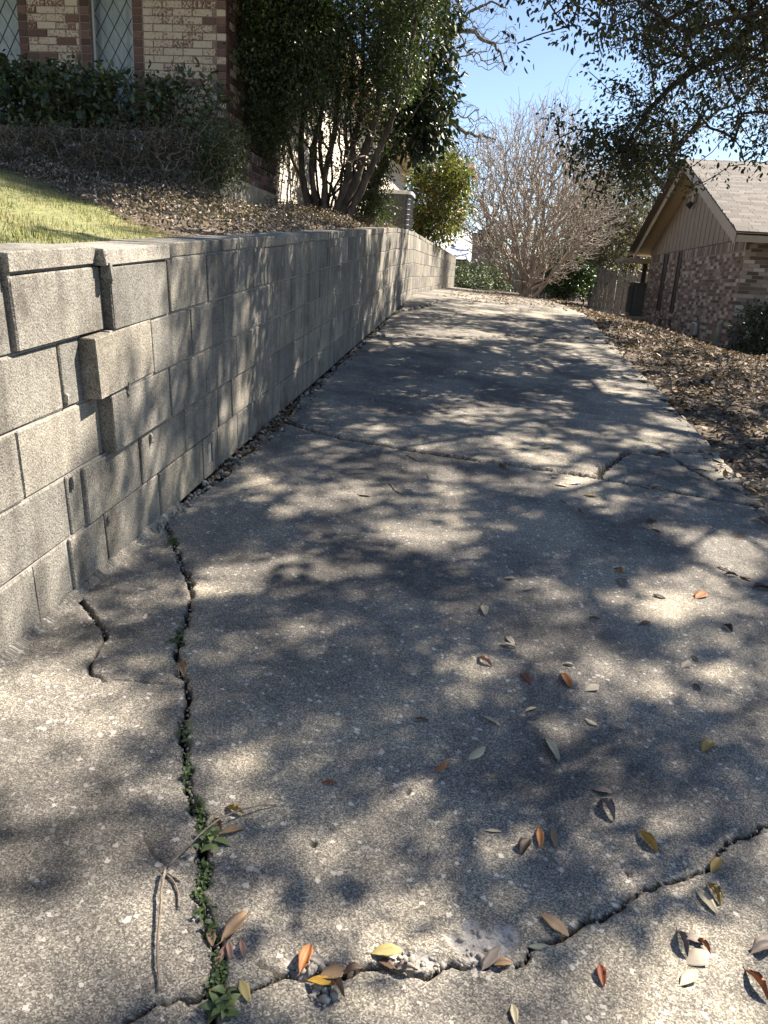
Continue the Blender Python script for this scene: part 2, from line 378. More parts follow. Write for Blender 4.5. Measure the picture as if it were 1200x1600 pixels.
def box_vf(x0, x1, y0, y1, z0, z1, b=0.):
    if b <= 0:
        V = [(x, y, z) for x in (x0, x1) for y in (y0, y1) for z in (z0, z1)]
        return V, [(0, 1, 3, 2), (4, 6, 7, 5), (0, 4, 5, 1), (2, 3, 7, 6), (0, 2, 6, 4), (1, 5, 7, 3)]
    lo = (x0, y0, z0); hi = (x1, y1, z1); V = []; idx = {}
    for c in range(8):
        s = [(c >> k) & 1 for k in range(3)]
        for a in range(3):                          # vertex of corner c lying in the face across axis a
            p = []
            for k in range(3):
                e = hi[k] if s[k] else lo[k]
                p.append(e if k == a else e + (-b if s[k] else b))
            idx[(c, a)] = len(V); V.append(tuple(p))
    F = []
    for a in range(3):
        b1, b2 = (a + 1) % 3, (a + 2) % 3
        for sd in (0, 1):
            q = [(sd << a) | (i << b1) | (j << b2) for i, j in ((0, 0), (1, 0), (1, 1), (0, 1))]
            f = [idx[(c, a)] for c in q]; F.append(tuple(f if sd else f[::-1]))
    for a in range(3):                              # edge chamfers along axis a
        b1, b2 = (a + 1) % 3, (a + 2) % 3
        for i in (0, 1):
            for j in (0, 1):
                c0 = (i << b1) | (j << b2); c1 = c0 | (1 << a)
                f = (idx[(c0, b1)], idx[(c0, b2)], idx[(c1, b2)], idx[(c1, b1)]); F.append(f if i ^ j else f[::-1])
    for c in range(8):
        f = (idx[(c, 0)], idx[(c, 1)], idx[(c, 2)]); s = bin(c).count('1')
        F.append(f if s % 2 else f[::-1])
    return V, F
def frame_of(d):
    a = np.array([0, 0, 1.]) if abs(d[2]) < .9 else np.array([1., 0, 0])
    u = np.cross(d, a); u /= np.linalg.norm(u); return u, np.cross(d, u)
def tube_vf(pts, rad, n=8, cap=True):
    pts = np.asarray(pts, float); rad = np.broadcast_to(np.asarray(rad, float), (len(pts),)); V = []; F = []
    prev = None
    for i, p in enumerate(pts):
        d = pts[min(i + 1, len(pts) - 1)] - pts[max(i - 1, 0)]; d = d / (np.linalg.norm(d) + 1e-9)
        if prev is None: u, v = frame_of(d)
        else:
            u = prev - d * (prev @ d); u /= np.linalg.norm(u) + 1e-9; v = np.cross(d, u)
        prev = u
        for k in range(n):
            a = 2 * math.pi * k / n; V.append(p + (u * math.cos(a) + v * math.sin(a)) * rad[i])
    for i in range(len(pts) - 1):
        for k in range(n):
            a, b = i * n + k, i * n + (k + 1) % n; F.append((a, b, b + n, a + n))
    if cap: F.append(tuple(range(n))[::-1]); F.append(tuple(range((len(pts) - 1) * n, len(pts) * n)))
    return V, F
def smooth_path(pts, k=4, jit=0., r=rng):
    """Catmull-Rom through the points"""
    P = np.asarray(pts, float); P = np.vstack([2 * P[0] - P[1], P, 2 * P[-1] - P[-2]]); out = []
    for i in range(1, len(P) - 2):
        for t in np.linspace(0, 1, k, endpoint=False):
            a, b, c, d = P[i - 1], P[i], P[i + 1], P[i + 2]
            out.append(.5 * ((2 * b) + (c - a) * t + (2 * a - 5 * b + 4 * c - d) * t * t + (3 * b - a - 3 * c + d) * t ** 3))
    out.append(P[-2]); out = np.array(out)
    if jit: out[1:-1] += r.normal(0, jit, out[1:-1].shape)
    return out

def leaves(P, D, N, L, W, fold=.25):
    """diamond leaves, two triangles each folded on the midrib"""
    n = len(P); D = D / np.linalg.norm(D, axis=1, keepdims=True)
    S = np.cross(D, N); S /= np.linalg.norm(S, axis=1, keepdims=True) + 1e-9; U = np.cross(S, D)
    L = np.broadcast_to(L, (n,))[:, None]; W = np.broadcast_to(W, (n,))[:, None]
    V = np.empty((n, 4, 3)); V[:, 0] = P; V[:, 1] = P + D * L * .48 + S * W * .5 + U * W * fold
    V[:, 2] = P + D * L; V[:, 3] = P + D * L * .48 - S * W * .5 + U * W * fold
    i = np.arange(n)[:, None] * 4
    return V.reshape(-1, 3), np.concatenate([i + [0, 1, 2], i + [0, 2, 3]])
def leaves6(P, D, N, L, W, fold=.2, curl=.15):
    """rounder leaves, two quads each, bent along their length"""
    n = len(P); D = D / np.linalg.norm(D, axis=1, keepdims=True)
    S = np.cross(D, N); S /= np.linalg.norm(S, axis=1, keepdims=True) + 1e-9; U = np.cross(S, D)
    L = np.broadcast_to(L, (n,))[:, None]; W = np.broadcast_to(W, (n,))[:, None]; cu = np.broadcast_to(curl, (n,))[:, None]
    V = np.empty((n, 6, 3)); V[:, 0] = P
    for k, (t, s) in enumerate(((.3, 1), (.72, .85))):
        for sg, j in ((1, 1 + k), (-1, 5 - k)):
            V[:, j] = P + D * L * t + S * W * .5 * s * sg + U * (W * fold * s - cu * L * t * t)
    V[:, 3] = P + D * L * (1 - .1 * cu) - U * cu * L
    i = np.arange(n)[:, None] * 6
    return V.reshape(-1, 3), np.concatenate([i + [0, 1, 2, 3], i + [0, 3, 4, 5]])
def unit(n, r=rng):
    v = r.normal(size=(n, 3)); return v / np.linalg.norm(v, axis=1, keepdims=True)

def grow(roots, attract, bf=.3, parents=None):
    """branch skeleton: joins every attractor to the nearest point of the tree so far, weighing path length"""
    N = [np.asarray(p, float) for p in roots]; par = list(parents) if parents else [-1] + list(range(len(N) - 1))
    plen = []
    for i, p in enumerate(par): plen.append(0. if p < 0 else plen[p] + np.linalg.norm(N[i] - N[p]))
    A = np.asarray(attract, float); m = len(A)
    best = np.full(m, 1e9); who = np.zeros(m, int)
    for i, p in enumerate(N):
        c = np.linalg.norm(A - p, axis=1) + bf * plen[i]; k = c < best; best[k] = c[k]; who[k] = i
    alive = np.ones(m, bool)
    for _ in range(m):
        j = int(np.argmin(np.where(alive, best, 1e18))); alive[j] = False
        i = who[j]; N.append(A[j]); par.append(int(i)); plen.append(plen[i] + np.linalg.norm(A[j] - N[i])); q = len(N) - 1
        c = np.linalg.norm(A - A[j], axis=1) + bf * plen[q]; k = alive & (c < best); best[k] = c[k]; who[k] = q
    return np.array(N), np.array(par)
def skeleton_radii(par, r_tip, power=2.3, rmax=9.):
    n = len(par); w = np.zeros(n); child = np.zeros(n, int)
    for p in par:
        if p >= 0: child[p] += 1
    w[child == 0] = 1
    for i in range(n - 1, 0, -1):
        if par[i] >= 0: w[par[i]] += w[i]
    return np.minimum(r_tip * np.maximum(w, 1) ** (1 / power), rmax)
def skeleton_mesh(N, par, rad, sides=5, keep=None, jit=.0, r=rng):
    """tapered tubes along the edges of a skeleton, each bent once"""
    idx = [i for i in range(len(par)) if par[i] >= 0 and (keep is None or keep[i])]
    if not idx: return np.zeros((0, 3)), np.zeros((0, 4), int)
    idx = np.array(idx); A = N[par[idx]]; B = N[idx]; ra = np.minimum(rad[par[idx]], rad[idx] * 1.5); rb = rad[idx]
    d = B - A; L = np.linalg.norm(d, axis=1, keepdims=True); d = d / (L + 1e-9)
    mid = (A + B) / 2 + r.normal(0, 1, A.shape) * L * jit
    a = np.where(np.abs(d[:, 2:3]) < .9, np.array([[0, 0, 1.]]), np.array([[1., 0, 0]]))
    u = np.cross(d, a); u /= np.linalg.norm(u, axis=1, keepdims=True) + 1e-9; v = np.cross(d, u)
    m = len(idx); V = np.empty((m, 3, sides, 3))
    for k in range(sides):
        t = 2 * math.pi * k / sides; o = u * math.cos(t) + v * math.sin(t)
        V[:, 0, k] = A + o * ra[:, None]; V[:, 1, k] = mid + o * ((ra + rb) / 2)[:, None]; V[:, 2, k] = B + o * rb[:, None]
    F = []
    base = np.arange(m)[:, None] * 3 * sides
    for h in (0, 1):
        for k in range(sides):
            k2 = (k + 1) % sides; F.append(base + [h * sides + k, h * sides + k2, (h + 1) * sides + k2, (h + 1) * sides + k])
    return V.reshape(-1, 3), np.concatenate(F)
def in_poly(P, poly):
    x, y = P[..., 0], P[..., 1]; r = np.zeros(x.shape, bool); poly = np.asarray(poly, float); j = len(poly) - 1
    for i in range(len(poly)):
        xi, yi = poly[i]; xj, yj = poly[j]
        c = ((yi > y) != (yj > y)) & (x < (xj - xi) * (y - yi) / (yj - yi + 1e-12) + xi); r ^= c; j = i
    return r
def join_vf(parts):
    V = []; F = {}; k = 0
    for v, f in parts:
        V.append(v); F.setdefault(f.shape[1], []).append(f + k); k += len(v)
    return np.concatenate(V), [np.concatenate(x) for x in F.values()]

# ================================================================== SETTING: ground
xs = np.unique(np.concatenate([np.linspace(-70, -8, 12), np.linspace(-8, -1.6, 26), [-1.45, -1.36, -1.33, -1.31, -1.2], np.linspace(-1, 1.4, 5), [1.5, 1.57], np.linspace(1.62, 8, 40), np.linspace(8.5, 70, 12)]))
ys = np.unique(np.concatenate([np.linspace(-25, 0, 8), np.linspace(.4, 34, 110), np.linspace(36, 260, 16)]))
GX, GY = np.meshgrid(xs, ys)
GZ = terrain(GX, GY); under = (GX > -1.32) & (GX < 1.56) & (GY < 25); GZ = np.where(under, GZ - .12, GZ)
V = np.stack([GX, GY, GZ], -1).reshape(-1, 3); w_ = len(xs)
I = (np.arange(len(ys) - 1)[:, None] * w_ + np.arange(w_ - 1)[None]).ravel()[:, None]
tag(link('ground', np_mesh('ground', V, I + [0, 1, w_ + 1, w_], True), M['soil']), kind='structure')

# ================================================================== SETTING: driveway, slabs parted by cracks
def crack_path(px, jit=.006, k=5, seed=0):
    P = np.array([gnd(*p)[:2] for p in px]); r = np.random.default_rng(seed + 50); out = [P[0]]
    for a, b in zip(P[:-1], P[1:]):
        n = max(2, min(14, int(np.linalg.norm(b - a) / .018)))
        d = (b - a) / (np.linalg.norm(b - a) + 1e-9); nn = np.array([-d[1], d[0]])
        for t in np.linspace(0, 1, n + 1)[1:]:
            out.append(a + (b - a) * t + (nn * r.normal(0, jit) if t < 1 else 0))
    return np.array(out)
CR_A = crack_path([(250, 800), (258, 818), (264, 832), (275, 860), (290, 895), (300, 930), (293, 965), (283, 990), (276, 1020), (283, 1050), (294, 1085), (292, 1110), (285, 1135), (291, 1165), (292, 1195), (295, 1225), (302, 1255), (312, 1290), (318, 1330), (318, 1370), (316, 1410), (325, 1440), (340, 1480), (342, 1520), (338, 1560), (330, 1600), (322, 1680)], .005, seed=1)
CR_B = crack_path([(116, 918), (122, 932), (135, 950), (150, 970), (162, 985), (164, 1000)], .004, seed=2)
CR_B2 = crack_path([(164, 1000), (152, 1020), (141, 1034), (142, 1054), (158, 1060), (160, 1066), (200, 1064), (240, 1068), (278, 1072)], .003, seed=3)
CR_C = crack_path([(150, 1615), (185, 1600), (225, 1578), (262, 1566), (315, 1556), (345, 1548), (395, 1545), (440, 1522), (470, 1526), (520, 1514), (575, 1508), (600, 1504), (622, 1512), (650, 1520), (682, 1517), (705, 1506), (760, 1502), (806, 1508), (826, 1490), (836, 1475), (875, 1465), (900, 1450), (940, 1435), (965, 1420), (980, 1405), (1000, 1390), (1020, 1388), (1035, 1378), (1060, 1373), (1085, 1363), (1110, 1355), (1120, 1335), (1135, 1315), (1150, 1308), (1175, 1303), (1185, 1290), (1230, 1280), (1330, 1240), (1500, 1180), (1800, 1100)], .005, seed=4)
CR_D = crack_path([(395, 652), (440, 658), (480, 672), (530, 686), (640, 705), (720, 717), (800, 728), (870, 738), (935, 748), (1000, 760), (1067, 772), (1130, 783), (1200, 793), (1240, 800)], .003, seed=5)
CR_E = crack_path([(935, 748), (940, 737), (950, 728), (960, 720), (972, 713), (982, 707), (997, 705), (1013, 709), (1030, 712), (1042, 707), (1060, 707), (1080, 706), (1100, 705), (1130, 702)], .006, seed=6)
CR_E2 = crack_path([(1040, 714), (1060, 722), (1075, 733), (1092, 741), (1110, 752), (1135, 765)], .008, seed=7)
CR_F = crack_path([(560, 524), (600, 527), (640, 524), (690, 528), (740, 531), (790, 526), (830, 527), (870, 531), (900, 529), (960, 533)], .02, seed=8)
CR_G = crack_path([(618, 490), (655, 484), (680, 474), (700, 470), (760, 473), (820, 471), (910, 472)], .03, seed=9)
CR_H = crack_path([(225, 1300), (232, 1320), (240, 1335), (258, 1352)], .003, seed=10)
CR_I = crack_path([(400, 1502), (425, 1515), (440, 1522)], .003, seed=12)
def wprof(n, base, var, seed):
    r = np.random.default_rng(seed); k = r.normal(0, 1, n); k = np.convolve(k, np.ones(3) / 3, 'same'); return np.clip(base * (1 + var * k), base * .25, base * 2.6)
CRACKS = [  # path, half width along it (m), depth, chipping
    (CR_A, wprof(len(CR_A), .0062, .6, 1), .05, .010), (CR_B, wprof(len(CR_B), .005, .5, 2) * np.linspace(1.3, .7, len(CR_B)), .03, .006),
    (CR_B2, np.where((np.arange(len(CR_B2)) > len(CR_B2) * .18) & (np.arange(len(CR_B2)) < len(CR_B2) * .42), .0045, .0011), .02, .003),
    (CR_C, wprof(len(CR_C), .0026, .8, 3), .03, .009), (CR_D, wprof(len(CR_D), .0075, .6, 4), .03, .010),
    (CR_E, wprof(len(CR_E), .018, .4, 5), .05, .02), (CR_E2, wprof(len(CR_E2), .005, .8, 6), .02, .012),
    (CR_F, wprof(len(CR_F), .010, .6, 7), .03, .02), (CR_G, wprof(len(CR_G), .02, .6, 8), .03, .02),
    (CR_H, wprof(len(CR_H), .0007, .3, 9), .012, .003), (CR_I, wprof(len(CR_I), .0018, .3, 10), .012, .003)]
CHIP_C = gnd(768, 1480)[:2]; CHIPS = [(CHIP_C, .085, .05), (gnd(505, 1548)[:2], .03, .028), (gnd(655, 1500)[:2], .07, .022), (gnd(480, 1505)[:2], .035, .02)]
PITS = [gnd(*p)[:2] for p in ((489, 1319), (638, 1237), (213, 947), (233, 961), (980, 1365))]

def slab_field(X, Y):
    """height, crack and chip attributes of the driveway surface"""
    Z = zD(Y) + CROSS * X
    Z = Z + .006 * (vnoise(X, Y, 1.6, 1) - .5) + .0022 * (vnoise(X, Y, 11, 2) - .5) + .0022 * (vnoise(X, Y, 55, 4) - .5) + .0016 * (vnoise(X, Y, 110, 6) - .5)
    cr = np.zeros(X.shape); drop = np.zeros(X.shape)
    jn = (vnoise(X, Y, 60, 7) - .5) + .6 * (vnoise(X, Y, 140, 8) - .5)
    for path, hw, depth, chip in CRACKS:
        lo = path.min(0) - .08; hi = path.max(0) + .08
        sel = np.where((X > lo[0]) & (X < hi[0]) & (Y > lo[1]) & (Y < hi[1]))[0]
        if not len(sel): continue
        x = X[sel]; y = Y[sel]; bd = np.full(len(sel), 9.); bw = np.zeros(len(sel))
        for i in range(len(path) - 1):
            a, b = path[i], path[i + 1]; ab = b - a; q = ab @ ab + 1e-12
            near = np.where((np.abs(x - (a[0] + b[0]) / 2) < .07 + abs(ab[0])) & (np.abs(y - (a[1] + b[1]) / 2) < .07 + abs(ab[1])))[0]
            if not len(near): continue
            t = np.clip(((x[near] - a[0]) * ab[0] + (y[near] - a[1]) * ab[1]) / q, 0, 1)
            d = np.hypot(x[near] - a[0] - ab[0] * t, y[near] - a[1] - ab[1] * t); w = hw[i] * (1 - t) + hw[i + 1] * t
            k = d - w < bd[near] - bw[near]; nk = near[k]; bd[nk] = d[k]; bw[nk] = w[k]
        d = bd - bw * (1 + .6 * jn[sel])
        inside = sstep((.0035 - d) / .006)
        drop[sel] = np.maximum(drop[sel], depth * inside * (.75 + .5 * vnoise(x, y, 40, 12)))
        drop[sel] = np.maximum(drop[sel], .004 * sstep(1 - d / (chip * (1 + 1.2 * jn[sel]) + 1e-4)))
        cr[sel] = np.maximum(cr[sel], sstep((.003 - d) / .004))
    ch = np.zeros(X.shape)
    for c, rx, ry in CHIPS:
        q = np.hypot((X - c[0]) / rx, (Y - c[1]) / ry) + .9 * (vnoise(X, Y, 28, 9) - .5) + .4 * (vnoise(X, Y, 70, 3) - .5)
        k = sstep((1 - q) / .35); ch = np.maximum(ch, k); drop = np.maximum(drop, k * (.002 + .007 * np.round(vnoise(X, Y, 38, 14) * 4) / 4 + .003 * vnoise(X, Y, 150, 15)))
    for c in PITS:
        k = sstep((.009 - np.hypot(X - c[0], (Y - c[1]) * .8) + .009 * jn) / .007); drop = np.maximum(drop, k * .011); cr = np.maximum(cr, k * .6)
    return Z - drop, cr, ch
def x_right(y): return 1.53 + .05 * (vnoise(y, 0 * y, 1.3, 4) - .5) + .03 * (vnoise(y, 0 * y, 7, 6) - .5) - 1.3 * sstep((y - 18.5) / 5)
def x_left(y): return XW + .012 + .05 * sstep((y - 2.75) / .3) * (.5 + vnoise(y, 0 * y, 5, 8)) - .03 * sstep((y - 11) / 1.5)
def y_of(path, X): p = path[np.argsort(path[:, 0])]; return np.interp(X, p[:, 0], p[:, 1])
def x_of(path, Y): p = path[np.argsort(path[:, 1])]; return np.interp(Y, p[:, 1], p[:, 0])
def slab_id(X, Y):
    i = np.full(X.shape, 1)
    c = y_of(CR_C, X); a = x_of(CR_A, Y); dd = y_of(CR_D, X); e = y_of(CR_E, X); f = y_of(CR_F, X); g = y_of(CR_G, X)
    atop = CR_A[:, 1].max()
    i = np.where((X < a) & (Y < atop), 0, i)
    i = np.where(Y < c, np.where(X < a, 2, 3), i)
    i = np.where(Y > dd, 4, i)
    i = np.where((Y > dd) & (X > CR_E[0, 0]) & (Y < e), 5, i)
    i = np.where(Y > f, 6, i); i = np.where(Y > g, 7, i); i = np.where(Y > 18, 8, i)
    return i
LIFT = np.array([.0, .001, .0, -.001, .010, .006, .020, .031, .031])
driveway = bpy.data.objects.new('driveway', None); col.objects.link(driveway); driveway['kind'] = 'structure'
def drive_patch(yrows, ncol):
    Yr = yrows[:, None]; t = np.linspace(0, 1, ncol)[None]
    XL = x_left(Yr); XR = x_right(Yr); X = (XL + (XR - XL) * t); Y = np.broadcast_to(Yr, X.shape)
    sh = X.shape; X = X.ravel(); Y = Y.ravel().copy()
    Z, cr, ch = slab_field(X, Y); Z = Z + LIFT[slab_id(X, Y)]
    V = np.stack([X, Y, Z], -1); w = sh[1]
    I = (np.arange(sh[0] - 1)[:, None] * w + np.arange(w - 1)[None]).ravel()
    Q = I[:, None] + [0, 1, w + 1, w]
    cx = V[Q][:, :, :2].mean(1); ids = slab_id(cx[:, 0], cx[:, 1])
    return V, Q, ids, cr, ch
y0 = .55; rows = [y0]
while rows[-1] < 6.2: rows.append(rows[-1] + max(.0050, .0034 * rows[-1]))
patches = [drive_patch(np.array(rows), 540), drive_patch(np.concatenate([[rows[-1]], np.arange(rows[-1] + .02, 14.5, .025)]), 170), drive_patch(np.arange(14.475, 24.6, .12), 40), drive_patch(np.arange(-3.0, y0 + .01, .05), 60)]
for sid in range(9):
    VV = []; QQ = []; C1 = []; C2 = []; k = 0
    for V, Q, ids, cr, ch in patches:
        q = Q[ids == sid]
        if not len(q): continue
        u, inv = np.unique(q, return_inverse=True); VV.append(V[u]); C1.append(cr[u]); C2.append(ch[u]); QQ.append(inv.reshape(q.shape) + k); k += len(u)
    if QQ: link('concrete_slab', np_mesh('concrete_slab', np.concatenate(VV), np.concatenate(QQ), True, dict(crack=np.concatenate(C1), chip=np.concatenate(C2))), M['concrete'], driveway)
# the slab edge that drops into the litter on the right
yy = np.arange(-3, 24.5, .05); xr = x_right(yy); zt = zD(yy) + CROSS * xr - .003
V = np.concatenate([np.stack([xr, yy, zt], -1), np.stack([xr + .004, yy, zt - .13], -1)]); n_ = len(yy); I = np.arange(n_ - 1)[:, None]
link('slab_edge', np_mesh('slab_edge', V, I + [0, n_, n_ + 1, 1]), M['concrete'], driveway)

# ================================================================== RETAINING WALL of concrete blocks
wall = thing('retaining_wall', 'long grey concrete block retaining wall with stepped crack beside driveway', 'wall', (XW, 2, tz(0, 2)))
def wlocal(p): return (p[0] - wall.location[0], p[1] - wall.location[1], p[2] - wall.location[2])
PITCH = .418
def mid_y(ci, px): # where on the wall plane an image column meets course ci (1 = top)
    h = TOP - .05 - COURSE * (ci - .5)
    lo, hi = .3, 30.
    for _ in range(40):
        m_ = (lo + hi) / 2
        if project(np.array([XW, m_, float(zW(m_)) + h]))[0] < px: lo = m_
        else: hi = m_
    return lo
JOINTS = {1: [15, 155, 252, 317.5, 369, 411], 2: [97, 130, 226, 290, 344, 388.5], 3: [35, 160, 257, 316, 366, 404], 4: [109, 131, 218, 288, 340, 362, 400], 5: [60, 113, 167, 250, 318, 341, 372]}
STEP = {1: 155, 2: 130, 3: 160, 4: 131, 5: 113}     # the stepped crack
BR = random.Random(5)
def block_mesh(L, T, Hh, seed, bev=.004):
    V, F = box_vf(-T, 0, 0, L, 0, Hh, bev); r = random.Random(seed); V = [[v[0] + r.uniform(-.0015, .0015), v[1] + r.uniform(-.002, .002), v[2] + r.uniform(-.0018, .0018)] for v in V]
    return MB().add(V, F).mesh('block')
MESHES = {}
def get_block(L, T, Hh):
    k = (round(L, 2), T, Hh, BR.randrange(4))
    if k not in MESHES: MESHES[k] = block_mesh(round(L, 2) - .009, T, Hh, len(MESHES))
    return MESHES[k]
def bulge(ci, y, ystep):
    """how far the wall right of the crack has been pushed out"""
    if y < ystep - .02: return 0.
    a = {1: .046, 2: .050, 3: .042, 4: .012, 5: .004, 0: .048}[ci]
    return a * math.exp(-(y - ystep) / 1.3)
nblock = 0
for ci in range(1, 6):
    jy = [mid_y(ci, p) for p in JOINTS[ci]]
    first = jy[0]; pre = []
    while first > -2.2: first -= PITCH; pre.append(first)
    jy = pre[::-1] + jy
    while jy[-1] < YEND - .25: jy.append(jy[-1] + PITCH * BR.choice([1, 1, 1, 1, .99]))
    jy[-1] = YEND
    ystep = mid_y(ci, STEP[ci]); hb = TOP - .05 - COURSE * ci
    for a, b in zip(jy[:-1], jy[1:]):
        L = b - a
        if L < .02: continue
        s = math.atan2(float(zW(b) - zW(a)), b - a); dx = bulge(ci, a, ystep); dx2 = bulge(ci, b, ystep) if a >= ystep - .02 else dx
        dx += BR.gauss(0, .0015); gap = 0.
        hole = (ci == 5 and any(abs(a - mid_y(5, p)) < .05 for p in (318,))) or (ci == 5 and abs((a + b) / 2 - mid_y(5, 553)) < PITCH / 2)
        z = float(zW(a)) + hb + .004
        if hole:
            mb = MB(); h0, h1 = (.34, .62) if L < .3 else (.42, .58)
            mb.box(-.2, 0, 0, L * h0, 0, COURSE - .008, .003); mb.box(-.2, 0, L * h1, L - .009, 0, COURSE - .008, .003)
            mb.box(-.2, 0, L * h0, L * h1, 0, .055); mb.box(-.2, 0, L * h0, L * h1, COURSE - .045, COURSE - .008)
            o = link('weep_block', mb.mesh('weep_block'), M['cmu'], wall)
        else:
            o = link('block', get_block(L, .2, COURSE - .008), M['cmu'], wall); nblock += 1
        ry = 0.; rz = math.atan2(dx - dx2, L) if dx2 != dx and a >= ystep - .02 else BR.gauss(0, .002)
        if ci == 1 and abs(b - ystep) < .02: dx += .016; ry = -.010; z += .003      # the near top block leans out over the course below
        if ci == 2 and abs(a - ystep) < .02: rz += .0
        o.location = wlocal((XW + dx, a + .0045, z)); o.rotation_euler = (s + BR.gauss(0, .0015) + (.012 if ci == 2 and abs(a - ystep) < .02 else 0), ry, rz)
# cap blocks
jy = [mid_y(1, p) for p in (8, 146, 252, 317.5, 369, 411)]; first = jy[0]; pre = []
while first > -2.2: first -= PITCH; pre.append(first)
jy = pre[::-1] + jy
while jy[-1] < YEND - .25: jy.append(jy[-1] + PITCH)
jy[-1] = YEND
ystep = mid_y(1, STEP[1])
for a, b in zip(jy[:-1], jy[1:]):
    s = math.atan2(float(zW(b) - zW(a)), b - a); dx = bulge(1, a + .05, ystep) + BR.gauss(0, .003)
    near_first = abs(b - mid_y(1, 146)) < .02
    if near_first: dx += .016
    o = link('cap_block', get_block(b - a + .004, .225, .052), M['cap'], wall)
    o.location = wlocal((XW + .002 + dx, a, float(zW(a)) + TOP - .0495 + BR.gauss(0, .0015) + (.006 if near_first else 0))); o.rotation_euler = (s, 0, BR.gauss(0, .004) + (math.atan2(bulge(1, a, ystep) - bulge(1, b, ystep), b - a) if a > ystep - .03 else 0))
# mortar bed just behind the faces, following the bulge in steps
mb = MB()
yy = np.arange(-2.6, YEND - .04, .1)
for ci in range(1, 6):
    ystep = mid_y(ci, STEP[ci]); hb = TOP - .05 - COURSE * ci; prof = []
    for y in yy:
        prof.append((y, XW - .0075 + bulge(ci, y + .0, ystep) * (1 if y > ystep + .03 else 0)))
    for (ya, xa), (yb, xb) in zip(prof[:-1], prof[1:]):
        if abs(xb - xa) > .012: continue
        za, zb = float(zW(ya)) + hb, float(zW(yb)) + hb; k = len(mb.v); T2 = COURSE + .002 if ci > 1 else COURSE + .006
        mb.add([(xa, ya, za), (xb, yb, zb), (xb, yb, zb + T2), (xa, ya, za + T2), (xa - .17, ya, za), (xb - .17, yb, zb), (xb - .17, yb, zb + T2), (xa - .17, ya, za + T2)], [(0, 1, 2, 3), (3, 2, 6, 7), (1, 5, 6, 2), (0, 3, 7, 4)])
link('mortar', MB().add([wlocal(v) for v in mb.v], mb.f).mesh('mortar'), M['mortar'], wall)
# crumbled mortar left sticking in the open joints
for (px, ci, dz, sz) in ((152, 1, .185, .028), (150, 1, .13, .02), (256, 1, .19, .016), (12, 1, .2, .02), (113, 4, .17, .018), (232, 4, .16, .02), (168, 5, .17, .016), (100, 2, .03, .014), (180, 2, .0, .022), (215, 4, .175, .02)):
    y = mid_y(ci, px); q = random.Random(px); P = []
    V, F = box_vf(-1, 1, -1, 1, -1, 1, .35); V = [(v[0] * sz * .7 * q.uniform(.6, 1.2), v[1] * sz * .45 * q.uniform(.6, 1.2), v[2] * sz * q.uniform(.7, 1.5)) for v in V]
    o = MB().add(V, F).build('mortar_lump', M['cap'], wall); ys_ = mid_y(ci, STEP[ci])
    o.location = wlocal((XW + bulge(ci, y, ys_) * .8 + .001, y, float(zW(y)) + TOP - .05 - COURSE * ci + dz))
# pale mortar fillet where the near wall meets the slab
mb = MB(); r = random.Random(3); prev = None
for y in np.arange(-2.4, 2.9, .04):
    w_ = .022 + r.uniform(-.010, .010); z = float(zD(y)) + CROSS * XW; h = .024 + r.uniform(-.012, .008)
    ring = [(XW + .004, y, z + h), (XW + .012, y, z + h * .8), (XW + w_ * .7, y, z + h * .35), (XW + w_ + .012, y, z - .003)]
    if prev:
        k = len(mb.v); mb.add(prev + ring, [(0, 1, 5, 4), (1, 2, 6, 5), (2, 3, 7, 6)])
    prev = ring
link('mortar_fillet', MB().add([wlocal(v) for v in mb.v], mb.f).mesh('fillet', True), M['concrete'], wall)
print('blocks', nblock)

